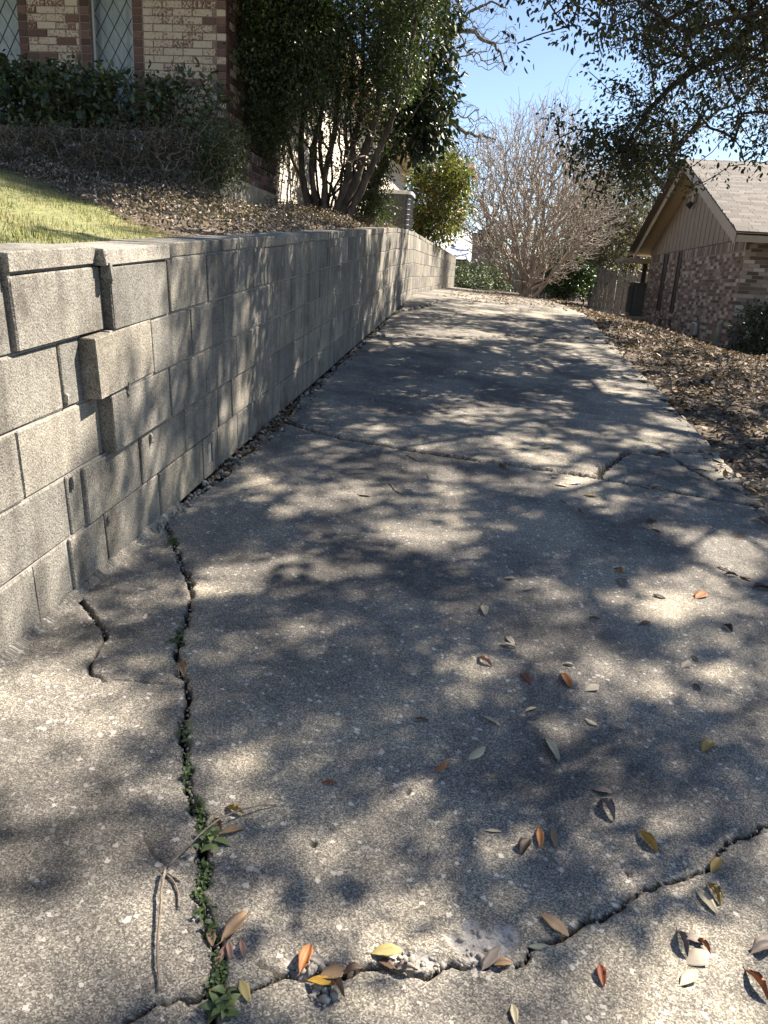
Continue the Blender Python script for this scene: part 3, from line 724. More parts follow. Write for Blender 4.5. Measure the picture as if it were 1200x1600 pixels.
# ================================================================== BRICKWORK helper
BRK = {}
def brick_mesh(L, Hh, T, k):
    key = (round(L, 3), Hh, T, k)
    if key not in BRK:
        V, F = box_vf(0, L, -T, 0, 0, Hh, .003); r = random.Random(hash(key) & 0xffff)
        BRK[key] = MB().add([(v[0] + r.uniform(-.002, .002), v[1] + r.uniform(-.0015, .0015), v[2] + r.uniform(-.0015, .0015)) for v in V], F).mesh('brick')
    return BRK[key]
CB, LB = .0677, .2032
def brick_face(parent, o, ux, un, length, z0, z1, mats, budget, base, visible=lambda s, z: True, skip=lambda s0, s1, z: False, quoin=None, joined='brickwork', seed=1, mortar='dark_mortar', stack=0):
    """running-bond bricks on a vertical face: o origin, ux along, un outward normal. Bricks in view become parts, the rest one mesh"""
    ux = np.array(ux, float); un = np.array(un, float); o = np.array(o, float); r = random.Random(seed)
    far = {}; made = 0; nc = int((z1 - z0) / CB)
    rot = math.atan2(ux[1], ux[0])
    flip = (np.cross(ux, un)[2] > 0)                # mesh has its face at local y=0 looking along -y... outward handled below
    for c in range(nc):
        z = z0 + c * CB; s = -(LB / 2 if c % 2 else 0)
        while s < length - .01:
            e = min(s + LB, length); a = max(s, 0.); s = s + LB
            if e - a < .03: continue
            segs = [(a, e)]
            if skip(a, e, z):                       # trim round openings
                segs = []
                t = a; step = .02; cur = None
                while t < e - 1e-6:
                    ok = not skip(t, t + step, z)
                    if ok and cur is None: cur = t
                    if (not ok) and cur is not None: segs.append((cur, t)); cur = None
                    t += step
                if cur is not None: segs.append((cur, e))
            for (a2, e2) in segs:
                if e2 - a2 < .035: continue
                mat = mats[0]
                if quoin and quoin((a2 + e2) / 2, z, r): mat = mats[1]
                p = o + ux * (a2 + .004) + np.array([0, 0, z + .004]) + un * r.uniform(-.0025, .0025)
                if made < budget and visible((a2 + e2) / 2, z):
                    me = brick_mesh(e2 - a2 - .009, CB - .009, .09, r.randrange(3))
                    if len(me.materials) == 0: me.materials.append(M['red_brick'])
                    ob = link('brick', me, None, parent); ob.material_slots[0].link = 'OBJECT'; ob.material_slots[0].material = M[mat]
                    # local x along ux, local -y inward
                    M3 = Matrix(((ux[0], un[0], 0), (ux[1], un[1], 0), (0, 0, 1)))
                    ob.matrix_local = Matrix.Translation(Vector(p - np.array(base))) @ M3.to_4x4()
                    made += 1
                else:
                    mb = far.setdefault(mat, MB()); V, F = box_vf(0, e2 - a2 - .009, -.05, 0, 0, CB - .009)
                    mb.add([p + ux * v[0] + un * v[1] + np.array([0, 0, v[2]]) - np.array(base) for v in V], F if not flip else [f[::-1] for f in F])
    for mat, mb in far.items(): tag(mb.build(joined, M[mat], parent), kind='stuff')
    return made

# ================================================================== LEFT HOUSE
LHB = (-2.5, 8.87, .6)
lh = thing('brick_house', 'brick house with lattice windows and limewashed cream brick behind the planter', 'house', LHB)
def Lo(p): return (p[0] - LHB[0], p[1] - LHB[1], p[2] - LHB[2])
YA, YB, XA, XS = 8.0, 8.87, -2.78, -2.5
WIN = [(-6.1 + XA * 0 + 0.0, -4.955), (-4.19, -3.745)]
EAVE = 2.74
A0 = -8.0
QC = .1016
COLS = [WIN[0][1], WIN[1][0] - QC, WIN[1][1], XA - QC]
def skipA(s0, s1, z):
    x0, x1 = A0 + s0, A0 + s1
    if any(x1 > a + .001 and x0 < b - .001 for a, b in WIN) and 1.18 < z < 2.66: return True
    return any(x1 > c + .001 and x0 < c + QC - .001 for c in COLS)
def quoinA(s, z, r):
    x = A0 + s
    return (any(c - .12 < x < c + .22 for c in COLS) and r.random() < .22) or r.random() < .03
made = brick_face(lh, (A0, YA, 0), (1, 0, 0), (0, -1, 0), XA - A0, .30, EAVE, ('cream_brick', 'red_brick'), 230, LHB,
                  visible=lambda s, z: -5.25 < A0 + s and 1.45 < z < 2.6, skip=skipA, quoin=quoinA, seed=2)
brick_face(lh, (XA, YA + .0, 0), (0, 1, 0), (1, 0, 0), YB - YA, .30, EAVE, ('cream_brick', 'red_brick'), 30, LHB, visible=lambda s, z: False, quoin=lambda s, z, r: s < .12 or r.random() < .4, seed=3)
brick_face(lh, (XA, YB, 0), (1, 0, 0), (0, -1, 0), XS - XA, .75, EAVE, ('cream_brick', 'red_brick'), 40, LHB, visible=lambda s, z: 1.0 < z < 2.2, quoin=lambda s, z, r: r.random() < .18, seed=4)
brick_face(lh, (XS, YB, 0), (0, 1, 0), (1, 0, 0), 12.6, .75, EAVE, ('white_brick', 'red_brick'), 0, LHB, quoin=lambda s, z, r: r.random() < .03, seed=5)
qr = random.Random(31); nq = 0
for c in COLS:
    for k in range(int((EAVE - .30) / CB)):
        z = .30 + k * CB
        if not 1.3 < z < 2.62: continue
        me = brick_mesh(QC - .009, CB - .009, .09, qr.randrange(3))
        if len(me.materials) == 0: me.materials.append(M['red_brick'])
        o = link('brick', me, None, lh); o.material_slots[0].link = 'OBJECT'; o.material_slots[0].material = M['cream_brick' if c == XA - QC and qr.random() < .35 else 'red_brick']
        o.matrix_local = Matrix.Translation(Vector(Lo((c + .0045, YA - .001 + qr.uniform(-.002, .002), z + .004)))) @ Matrix(((1, 0, 0), (0, -1, 0), (0, 0, 1))).to_4x4()
mb = MB()
def holed(mb, x0, x1, y0, y1, z0, z1): mb.box(x0, x1, y0, y1, z0, z1)
px0 = A0
for a, b in WIN:
    holed(mb, px0, a, YA + .008, YA + .2, .2, EAVE); holed(mb, a, b, YA + .008, YA + .2, .2, 1.2); holed(mb, a, b, YA + .008, YA + .2, 2.66, EAVE); px0 = b
holed(mb, px0, XA - .008, YA + .008, YA + .2, .2, EAVE)
mb.box(XA - .2, XA - .008, YA + .2, YB + .008, .2, EAVE); mb.box(XA - .008, XS - .008, YB + .008, YB + .2, .5, EAVE); mb.box(XS - .2, XS - .008, YB + .2, 21.47, .3, EAVE - .003)
mb.box(-10, XS - .2, 21.2, 21.46, .3, EAVE - .004)
MB().add([Lo(v) for v in mb.v], mb.f).build('mortar_backing', M['dark_mortar'], lh)
mb = MB(); mb.box(XS - .19, XS + .02, YB - .02, 21.49, .1, .74, .006); mb.box(XA - .1, XS - .03, YB - .021, YB + .1, .1, .74)
MB().add([Lo(v) for v in mb.v], mb.f).build('foundation', M['footing'], lh)
for a, b in WIN:
    w = link('window', None, None, lh); w.empty_display_size = .1
    w.location = Lo(((a + b) / 2, YA, 1.2)); ww = (b - a) / 2 - .003
    f = MB()
    for s in (-1, 1): f.box(s * ww - (.022 if s > 0 else 0), s * ww + (.022 if s < 0 else 0), .05, .11, 0, 1.455)
    f.box(-ww + .022, ww - .022, .05, .11, 0, .035); f.box(-ww + .022, ww - .022, .05, .11, 1.42, 1.455); f.build('frame', M['white_frame'], w)
    MB().box(-ww + .02, ww - .02, .082, .086, .03, 1.425).build('pane', M['glass'], w)
    c = MB(); n_ = 40; V = []
    for i in range(n_ + 1):
        x = -ww - .1 + (2 * ww + .2) * i / n_
        for z in (-.1, 1.5): V.append((x, .16 + .012 * math.sin(i * 1.9) + .006 * math.sin(i * .7), z))
    c.add(V, [(2 * i, 2 * i + 2, 2 * i + 3, 2 * i + 1) for i in range(n_)]); c.build('curtain', M['curtain'], w, True)
    MB().box(-ww - .2, ww + .2, .5, .52, -.3, 1.7).build('dark_room', M['black'], w)
    # diamond lattice, each came a bar
    dzdx = 1.62; x0, x1, zz0, zz1 = -ww + .02, ww - .02, .032, 1.423; stepz = .225
    for sg in (1, -1):
        cc = -3.
        while cc < 4.:
            pts = []
            za, zb = cc + sg * dzdx * x0, cc + sg * dzdx * x1
            lo = max(x0, min((zz0 - cc) / (sg * dzdx), (zz1 - cc) / (sg * dzdx))); hi = min(x1, max((zz0 - cc) / (sg * dzdx), (zz1 - cc) / (sg * dzdx)))
            if hi - lo > .02: MB().bar((lo, .075 + .003 * sg, cc + sg * dzdx * lo), (hi, .075 + .003 * sg, cc + sg * dzdx * hi), .005, .010, (0, 1, 0)).build('lattice_came', M['lead'], w)
            cc += stepz
    MB().box(-ww, ww, -.045, .05, -.06, -.003, .004).build('sill', M['red_brick'], w)
# eaves and roof
rf = MB(); rf.box(-10.6, XS + .42, YA - .55, 21.9, EAVE + .005, EAVE + .02)
MB().add([Lo(v) for v in rf.v], rf.f).build('soffit', M['soffit'], lh)
fa = MB(); fa.box(XS + .42, XS + .445, YA - .575, 21.925, EAVE - .01, EAVE + .15); fa.box(-10.6, XS + .42, YA - .575, YA - .55, EAVE - .01, EAVE + .15); fa.box(-10.6, XS + .42, 21.9, 21.925, EAVE - .01, EAVE + .15)
MB().add([Lo(v) for v in fa.v], fa.f).build('fascia', M['fascia'], lh)
x0, x1, y0_, y1_ = -10.7, XS + .47, YA - .6, 21.96; rz = EAVE + 1.9; k = 4.3; zb = EAVE + .153
V = [(x0, y0_, zb), (x1, y0_, zb), (x1, y1_, zb), (x0, y1_, zb), ((x0 + x1) / 2, y0_ + k, rz), ((x0 + x1) / 2, y1_ - k, rz)]
MB().add([Lo(v) for v in V], [(0, 1, 4), (1, 2, 5, 4), (2, 3, 5), (3, 0, 4, 5), (0, 3, 2, 1)]).build('roof', M['shingle'], lh)

# ================================================================== PLANTER in front of the left house
XP, YP = -2.5, 6.95
PB = (XP, YP, .5)
pl = thing('brick_planter', 'low dark brick planter with rowlock cap and stained concrete footing', 'planter', PB)
def Po(p): return (p[0] - PB[0], p[1] - PB[1], p[2] - PB[2])
zf = .83; ztop = 1.035
mb = MB(); mb.box(-8, XP + .03, YP - .03, YP + .2, .2, zf, .006); MB().add([Po(v) for v in mb.v], mb.f).build('footing', M['footing'], pl)
mb = MB(); mb.box(XP - .2, XP + .028, YP + .2, YB - .03, .2, zf - .002, .006); MB().add([Po(v) for v in mb.v], mb.f).build('footing', M['footing'], pl)
brick_face(pl, (-8, YP, 0), (1, 0, 0), (0, -1, 0), XP + 8, zf, ztop, ('dark_brick', 'red_brick'), 60, PB, visible=lambda s, z: s > 8 - 4.7 - 0 + 0 and s > 3.3, quoin=lambda s, z, r: r.random() < .2, seed=8)
brick_face(pl, (XP, YP, 0), (0, 1, 0), (1, 0, 0), YB - YP - .03, zf, ztop, ('dark_brick', 'red_brick'), 40, PB, quoin=lambda s, z, r: r.random() < .05, seed=9)
mb = MB(); mb.box(-8, XP - .008, YP + .008, YP + .19, zf, ztop); mb.box(XP - .19, XP - .008, YP + .19, YB - .03, zf, ztop); MB().add([Po(v) for v in mb.v], mb.f).build('mortar_backing', M['dark_mortar'], pl)
mb = MB(); mb.box(-8, XP - .19, YP + .19, YA - .004, .3, 1.0); MB().add([Po(v) for v in mb.v], mb.f).build('soil_bed', M['soil'], pl)
mb = MB(); mb.box(XA - .0, XP - .19, YA - .004, YB - .03, .3, 1.0); MB().add([Po(v) for v in mb.v], mb.f).build('soil_bed', M['soil'], pl)
r = random.Random(4); cm = MB().box(-.0305, .0305, -.012, .205, 0, .095, .004).mesh('cap_brick'); cm.materials.append(M['dark_brick'])
x = XP - .03
while x > -5.4:
    o = link('cap_brick', cm, None, pl); o.location = Po((x, YP, ztop + .003 + r.uniform(-.002, .002))); o.rotation_euler = (r.gauss(0, .008), r.gauss(0, .008), r.gauss(0, .008)); x -= .0677
y = YP + .245
while y < YB - .08:
    o = link('cap_brick', cm, None, pl); o.location = Po((XP, y, ztop + .003 + r.uniform(-.002, .002))); o.rotation_euler = (0, r.gauss(0, .008), math.pi / 2 + r.gauss(0, .008)); y += .0677

# ================================================================== RIGHT HOUSE
XR, YN, YFa = 4.6, 15.3, 24.0
RB = (XR, YN, -.86)
rh = thing('gabled_house', 'brown brick house with tan board siding gable and shingle roof', 'house', RB)
def Ro(p): return (p[0] - RB[0], p[1] - RB[1], p[2] - RB[2])
ZS = 1.09                                           # siding starts here
SLITS = [(19.55, 19.85), (22.05, 22.35)]
p_ = [onx(q, 480, XR)[1] for q in (1053, 1032)]
SLITS = [(p_[0] - .0, p_[0] + .42), (p_[1], p_[1] + .5)]
brick_face(rh, (XR, YFa, 0), (0, -1, 0), (-1, 0, 0), YFa - YN, -.83, ZS - .2, ('house_brick', 'house_brick'), 0, RB, skip=lambda a, b, z: any(YFa - b < s1 and YFa - a > s0 for s0, s1 in SLITS) and -.42 < z, joined='brickwork', seed=20)
brick_face(rh, (XR, YN, 0), (1, 0, 0), (0, -1, 0), 7., -.83, ZS + .15, ('house_brick', 'house_brick'), 0, RB, skip=lambda a, b, z: 1.0 < b and a < 2.0 and z < .95, joined='brickwork', seed=21)
mb = MB(); y = YFa                                   # soldier course under the siding
while y > YN + .02:
    if not any(s0 < y and y - .065 < s1 for s0, s1 in SLITS): mb.box(XR - .004, XR + .05, y - .0587, y, ZS - .194, ZS - .012)
    y -= .0677
tag(MB().add([Ro(v) for v in mb.v], mb.f).build('soldier_course', M['house_brick'], rh), kind='stuff')
mb = MB(); mb.box(XR + .008, XR + .25, YN + .25, YFa - .01, -1., ZS); mb.box(XR + .008, XR + 7, YN + .008, YN + .25, -1., ZS + .18); mb.box(XR + 6.8, XR + 7, YN + .25, YFa, -1., ZS); mb.box(XR + .25, XR + 6.8, YFa - .2, YFa - .012, -1., ZS)
MB().add([Ro(v) for v in mb.v], mb.f).build('mortar_backing', M['house_mortar'], rh)
mb = MB(); mb.box(XR - .03, XR + .2, YN - .03, YFa + .03, -1.2, -.835, .006); MB().add([Ro(v) for v in mb.v], mb.f).build('foundation', M['footing'], rh)
for s0, s1 in SLITS:
    w = link('slit_window', None, None, rh); w.location = Ro((XR, (s0 + s1) / 2, -.4)); w.empty_display_size = .1; h = ZS + .4 - .012; q = (s1 - s0) / 2
    f = MB(); f.box(-.012, .05, -q, -q + .07, 0, h); f.box(-.012, .05, q - .07, q, 0, h); f.box(-.012, .05, -q + .07, q - .07, 0, .06); f.build('frame', M['brown_trim'], w)
    MB().box(.004, .0075, -q + .07, q - .07, .06, h).build('pane', M['brown_trim'], w)
# gable: individual boards clipped by the rake
apex_y, apex_z = 19.45, 2.98; OV = .42
e_n, e_f = 14.55, 24.35; ez = 1.14                  # roof edge ends
def roof_z(y): return ez + (apex_z - ez) * ((y - e_n) / (apex_y - e_n) if y < apex_y else (e_f - y) / (e_f - apex_y))
MB().add([Ro(v) for v in [(XR + .02, YN, ZS), (XR + .02, YFa, ZS), (XR + .02, YFa, roof_z(YFa) - .05), (XR + .02, apex_y, apex_z - .05), (XR + .02, YN, roof_z(YN) - .05)]], [(0, 1, 2, 3, 4)]).build('gable_backing', M['brown_trim'], rh)
y = YN + .012; r = random.Random(8)
while y < YFa - .05:
    b_ = min(y + .335, YFa); za, zb_ = roof_z(y) - .06, roof_z(b_) - .06
    V = []
    for xx in (XR - .018, XR + .006): V += [(xx, y, ZS + .004), (xx, b_, ZS + .004), (xx, b_, zb_)] + ([(xx, apex_y, apex_z - .06)] if y < apex_y < b_ else []) + [(xx, y, za)]
    n_ = len(V) // 2; F = [tuple(range(n_))[::-1], tuple(range(n_, 2 * n_))] + [(i, (i + 1) % n_, n_ + (i + 1) % n_, n_ + i) for i in range(n_)]
    MB().add([Ro(v) for v in V], F).build('siding_board', M['siding'], rh); y += .375
# louvred vent in the peak
vn = link('gable_vent', None, None, rh); vn.location = Ro((XR - .02, apex_y, 2.35)); vn.empty_display_size = .1; hv = apex_z - .14 - 2.35; hw = hv / (apex_z - ez) * (apex_y - e_n)
MB().bar((-.02, -hw, 0), (-.02, hw, 0), .03, .07).build('vent_rail', M['trim'], vn)
for k in range(7):
    z = .06 + k * hv / 7.5; w = hw * (1 - z / hv) - .02
    if w > .03: MB().obox((-.02, 0, z), (.77, 0, .64), (0, 1, 0), (-.64, 0, .77), .035, w, .006).build('vent_slat', M['trim'], vn)
# rakes, soffits, shingles
def slope_bar(y0, y1, x0, x1, dz0, dz1, name, mat):
    z0, z1 = roof_z(y0), roof_z(y1); V = [(x, y, z + d) for x in (x0, x1) for (y, z) in ((y0, z0), (y1, z1)) for d in (dz0, dz1)]
    return MB().add([Ro(v) for v in V], [(0, 1, 3, 2), (4, 6, 7, 5), (0, 4, 5, 1), (2, 3, 7, 6), (0, 2, 6, 4), (1, 5, 7, 3)]).build(name, M[mat], rh)
for (a, b) in ((e_n, apex_y), (apex_y, e_f)):
    slope_bar(a, b, XR - OV - .025, XR - OV, -.20, .0, 'rake_board', 'trim')
    slope_bar(a, b, XR - OV, XR + 8, -.045, -.02, 'roof_deck', 'soffit' if a > 18 else 'siding')
slope_bar(e_n, e_n + .02, XR - OV - .01, XR + 8, -.16, -.005, 'fascia', 'trim')
mb = MB(); sl = math.hypot(apex_y - e_n, apex_z - ez); ncs = int(sl / .115)
up = np.array([0, apex_y - e_n, apex_z - ez]) / sl; nr = np.array([0, -up[2], up[1]]); r = random.Random(9)
for c in range(ncs + 1):
    x = XR - OV - .03 + (.15 if c % 2 else 0) - .3
    while x < XR + 8:
        a = max(x, XR - OV - .03); b_ = x + r.choice([.16, .22, .3]); x = b_
        if b_ - a < .03: continue
        p = np.array([(a + b_) / 2, e_n - .03, ez]) + up * (c * .115 + .07) + nr * .012
        dn = nr * math.cos(.06) - up * math.sin(.06); u2 = np.cross(dn, [1, 0, 0]); u2 = -u2 if u2 @ up < 0 else u2
        mb.obox(p - np.array(RB), (1, 0, 0), u2, dn, (b_ - a) / 2 - .003, .072, .009 + r.uniform(0, .004))
tag(mb.build('shingles', M['shingle'], rh), kind='stuff')
mb = MB(); upf = np.array([0, apex_y - e_f, apex_z - ez]); sl2 = np.linalg.norm(upf); upf /= sl2; nf = np.array([0, upf[2], -upf[1]])
mb.obox(np.array([XR + 4 - OV, (apex_y + e_f) / 2, (apex_z + ez) / 2]) + nf * .012 - np.array(RB), (1, 0, 0), upf, nf, 4.2, sl2 / 2 + .03, .012); mb.build('roof_slope', M['shingle'], rh)
mb = MB(); mb.box(XR - .75, XR + 2.5, YFa + .15, YFa + 1.6, .92, 1.02); MB().add([Ro(v) for v in mb.v], mb.f).build('porch_roof', M['trim'], rh)
mb = MB(); mb.box(XR + .05, XR + .17, YFa + 1.2, YFa + 1.32, -.9, .918); MB().add([Ro(v) for v in mb.v], mb.f).build('porch_post', M['brown_trim'], rh)
mb = MB(); mb.box(XR + 1.0, XR + 2.0, YN + .01, YN + .06, -.8, .95); MB().add([Ro(v) for v in mb.v], mb.f).build('door', M['brown_trim'], rh)
# floodlight, vents, pipe stub
fp = onx(1086, 315, XR - .03); fl = link('floodlight', None, None, rh); fl.location = Ro(fp); fl.empty_display_size = .1
MB().box(-.07, -.0, -.1, .1, -.02, .16, .008).build('housing', M['trim'], fl); MB().tube([(-.06, .02, -.02), (-.14, .04, -.12)], [.05, .085], 10).build('lamp_head', M['brown_trim'], fl)
for q, nm in (((1088, 514), 'hose_cover'), ((1031, 503), 'crawl_vent'), ((1046, 504), 'crawl_vent')):
    p = onx(*q, XR - .006); m_ = MB()
    if nm == 'crawl_vent': m_.box(-.012, .004, -.12, .12, -.09, .09, .003)
    else: m_.box(-.09, .004, -.19, .19, -.14, .14, .02)
    m_.build(nm, M['steel' if nm == 'hose_cover' else 'brown_trim'], rh, loc=Ro(p))
pp = onx(1120, 530, XR - .25); MB().tube([(0, 0, -.2), (0, 0, .28), (.05, 0, .34)], [.045, .042, .04], 10).build('pipe_stub', M['footing'], rh, loc=Ro(pp))

# ================================================================== AIR CONDITIONERS, STEPS, FENCES
def air_con(loc, s, hgt, name, label, wires=True, lid='ac_top'):
    t = thing(name, label, 'air conditioner', loc)
    def ring(h, inset=0.):
        out = []; q = s / 2 - inset; c = .09
        for sx, sy, a0 in ((1, 1, 0), (-1, 1, 90), (-1, -1, 180), (1, -1, 270)):
            for k in range(4):
                a = math.radians(a0 + k * 30); out.append((sx * (q - c) + c * math.cos(a), sy * (q - c) + c * math.sin(a), h))
        return out
    def prism(z0, z1, ins):
        a, b = ring(z0, ins), ring(z1, ins); n = len(a); return a + b, [(i, (i + 1) % n, n + (i + 1) % n, n + i) for i in range(n)] + [tuple(range(n, 2 * n)), tuple(range(n))[::-1]]
    MB().add(*prism(0, .06, .0)).build('base_pan', M['ac_body'], t); MB().add(*prism(.06, hgt - .05, .02)).build('coil_body', M['ac_body'], t)
    MB().add(*prism(hgt - .05, hgt, -.012)).build('lid', M[lid], t)
    if wires:
        for z in np.arange(.12, hgt - .06, .085):
            MB().tube(ring(z, .012) + [ring(z, .012)[0]], .004, 4, False).build('guard_wire', M['ac_wire'], t)
        mb = MB()
        for f in np.linspace(-.42, .42, 10):
            for p in ((s * f, s / 2 - .012), (s * f, -s / 2 + .012)): mb.bar((*p, .06), (*p, hgt - .05), .005, .005, (0, 1, 0))
            for p in ((s / 2 - .012, s * f), (-s / 2 + .012, s * f)): mb.bar((*p, .06), (*p, hgt - .05), .005, .005, (1, 0, 0))
        mb.build('vertical_guard', M['ac_wire'], t)
    else:
        for f in np.linspace(-.4, .4, 9): MB().box(-s / 2 - .012, -s / 2 + .022, s * f - .018, s * f + .018, .1, hgt - .1).build('louvre', M['ac_body'], t)
    for k in range(3): MB().tube([(math.cos(a) * (.09 + .09 * k), math.sin(a) * (.09 + .09 * k), hgt + .015) for a in np.linspace(0, 6.283, 17)], .004, 4, False).build('fan_guard', M['ac_wire'], t)
    return t
acz = 1.47 - .82
a1 = air_con((-1.83, 14.3, acz), .62, .84, 'air_conditioner', 'dark grey air conditioner with pale lid behind the block wall')
pad = MB().box(-.42, .42, -.42, .42, -.35, .0, .01).build('pad', M['footing'], a1, loc=(0, 0, 0))
p = onx(997, 500, 4.2); a2 = air_con((4.78, 25.25, -.66), .8, 1.0, 'air_conditioner', 'tall black air conditioner by the corner of the gabled house', False, 'ac_body')
MB().box(-.75, .6, -1.0, .55, -.35, .0, .02).build('pad', M['footing'], a2)
for i, (px, py, Y, sx, sy) in enumerate(((905, 470, 19.5, .8, .5), (925, 480, 18.5, .8, .5), (945, 488, 18.0, .7, .45))):
    p = ony(px, py, Y); q = random.Random(i); V, F = box_vf(-sx / 2, sx / 2, -sy / 2, sy / 2, -.2, .0, .03)
    V = [(v[0] + q.uniform(-.03, .03), v[1] + q.uniform(-.03, .03), v[2] + q.uniform(-.01, .01)) for v in V]
    z = tz(p[0], Y) + .06
    tag(MB().add(V, F).build('stepping_slab', M['footing'], loc=(p[0], Y, z)), 'flat grey concrete step slab set in the leaves along driveway', 'slab', 'step slabs in leaf litter')
def fence(a, b, h, name, label, seed):
    r = random.Random(seed); a = np.array(a, float); b = np.array(b, float); L = np.linalg.norm((b - a)[:2]); d = (b - a) / L; n = int(L / .145)
    t = thing(name, label, 'fence', tuple(a)); ang = math.atan2(d[1], d[0])
    t.rotation_euler = (0, 0, ang); me = []
    for k in range(3): me.append(MB().add([(-.066, -.009, 0), (.066, -.009, 0), (.066, -.009, h - .05), (.03, -.009, h), (-.03, -.009, h), (-.066, -.009, h - .05), (-.066, .009, 0), (.066, .009, 0), (.066, .009, h - .05), (.03, .009, h), (-.03, .009, h), (-.066, .009, h - .05)], [(0, 1, 2, 3, 4, 5), (11, 10, 9, 8, 7, 6)] + [(i, i + 6, (i + 1) % 6 + 6, (i + 1) % 6) for i in range(6)]).mesh('picket'))
    for i in range(n):
        x = (i + .5) * L / n; z = tz(*(a + d * x)[:2]) - a[2]
        o = link('picket', me[r.randrange(3)], M['fence'], t, (x, r.uniform(-.006, .006), z + r.uniform(-.02, .03)), (0, r.gauss(0, .012), r.gauss(0, .03))); o.scale = (1, 1, r.uniform(.97, 1.03))
    x = .05
    while x < L:
        z = tz(*(a + d * x)[:2]) - a[2]; MB().box(-.045, .045, .05, .14, -.2, h * .97).build('post', M['fence'], t, loc=(x, 0, z)); x += 2.0
    za, zb = tz(*a[:2]) - a[2], tz(*b[:2]) - a[2]
    for f in (.22, .78): MB().bar((0, .03, za + h * f), (L, .03, zb + h * f), .035, .08).build('rail', M['fence'], t)
    return t
fence((3.3, 26.2, tz(3.3, 26.2)), (6.6, 27.6, tz(6.6, 27.6)), 1.35, 'picket_fence', 'weathered brown wooden fence behind the gabled house', 1)
fence((-1.2, 32.5, tz(-1.2, 32.5)), (3.4, 31.5, tz(3.4, 31.5)), 1.0, 'picket_fence', 'low weathered wooden fence behind the bare crape myrtle', 2)

# ================================================================== HOUSE WITH CHIMNEY beyond the yard
NB = (-1.2, 40, -.1)
nh = thing('neighbour_house', 'far house with pale roof and brick chimney beyond the hedge', 'house', NB)
gz = -.3
mb = MB(); mb.box(-7.5, -1.35, 41.0, 47, gz, 1.15); MB().add([(v[0] - NB[0], v[1] - NB[1], v[2] - NB[2]) for v in mb.v], mb.f).build('wall', M['siding'], nh)
mb = MB(); mb.add([(-8, 40.4, 1.2), (-1.3, 40.4, 1.2), (-1.3, 47.5, 1.2), (-8, 47.5, 1.2), (-8, 44, 2.75), (-1.3, 44, 2.75)], [(0, 1, 5, 4), (2, 3, 4, 5), (1, 2, 5), (3, 0, 4), (0, 3, 2, 1)])
MB().add([(v[0] - NB[0], v[1] - NB[1], v[2] - NB[2]) for v in mb.v], mb.f).build('roof', M['far_roof'], nh)
c0 = ony(737, 360, 40.3); c1 = ony(787, 360, 40.3); CX0, CX1, CZ = c0[0] + .1, c1[0] - .1, c0[2] - .25
mb = MB(); r = random.Random(1); z = gz; k = 0
while z < CZ:
    wdt = (CX1 - CX0) if z > .9 else (CX1 - CX0) * 1.35; xa = (CX0 + CX1) / 2 - wdt / 2; x = xa - (.1 if k % 2 else 0)
    while x < xa + wdt - .02:
        a = max(x, xa); b_ = min(x + .2, xa + wdt); mb.box(a + .005, b_ - .005, 40.0, 40.7, z, z + .06); x += .2
    z += .07; k += 1
ch = tag(MB().add([(v[0] - NB[0], v[1] - NB[1], v[2] - NB[2]) for v in mb.v], mb.f).build('chimney', M['chimney_brick'], nh), kind='stuff')
mb = MB(); mb.box(CX0 + .02, CX1 - .02, 40.02, 40.68, gz, CZ); mb.box((CX0 + CX1) / 2 - (CX1 - CX0) * .66, (CX0 + CX1) / 2 + (CX1 - CX0) * .66, 40.012, 40.66, gz, .9); MB().add([(v[0] - NB[0], v[1] - NB[1], v[2] - NB[2]) for v in mb.v], mb.f).build('chimney_core', M['house_mortar'], nh)
mb = MB(); mb.box(CX0 - .08, CX1 + .08, 39.93, 40.77, CZ + .005, CZ + .12, .01); mb.box(CX0 + .2, CX1 - .2, 40.1, 40.6, CZ + .125, CZ + .3); MB().add([(v[0] - NB[0], v[1] - NB[1], v[2] - NB[2]) for v in mb.v], mb.f).build('chimney_cap', M['footing'], nh)
mb = MB(); mb.box(-3.4, -2.2, 40.96, 41.02, .2, 1.0); MB().add([(v[0] - NB[0], v[1] - NB[1], v[2] - NB[2]) for v in mb.v], mb.f).build('window', M['lead'], nh)

# ================================================================== VEGETATION
def sample_mask(poly, y0, y1, n, r, bias=None):
    """points of a volume whose outline is given by image directions, at depths y0..y1"""
    poly = np.asarray(poly, float); lo = poly.min(0); hi = poly.max(0); out = []
    while len(out) < n:
        q = r.uniform(lo, hi, (n * 2, 2)); q = q[in_poly(q, poly)]
        for p in q:
            if len(out) < n: out.append(ony(p[0], p[1], r.uniform(y0, y1)))
    return np.array(out)
def clump_leaves(C, per, spread, L, W, r, droop=.3, six=False, size_var=.35, fold=.22):
    """leaves scattered round the clump centres C, most of them pointing outwards and down a little"""
    n = len(C) * per; base = np.repeat(C, per, 0); off = unit(n, r) * (r.random((n, 1)) ** .6) * spread
    P = base + off; D = off / (np.linalg.norm(off, axis=1, keepdims=True) + 1e-6) * .7 + unit(n, r) * .8; D[:, 2] -= droop
    N = unit(n, r) * .8 + np.array([0, 0, 1.]); Ls = L * (1 + size_var * r.normal(size=n)).clip(.5, 1.6)
    return (leaves6(P, D, N, Ls, Ls * W / L, fold, r.normal(.1, .12, n)) if six else leaves(P, D, N, Ls, Ls * W / L, fold))
def sunlit_side(C):
    """drops clumps that would shade the sunlit foot of the house's side wall"""
    t = (C[:, 0] + 2.5) / SUN.x; y = C[:, 1] - SUN.y * t; z = C[:, 2] - SUN.z * t
    return C[~((y > 8.7) & (y < 9.7) & (z > .5) & (z < 1.5))]
def local(V, o): return np.asarray(V) - np.asarray(o)
def plant(name, label, cat, base, group=None): return thing(name, label, cat, tuple(base), group)
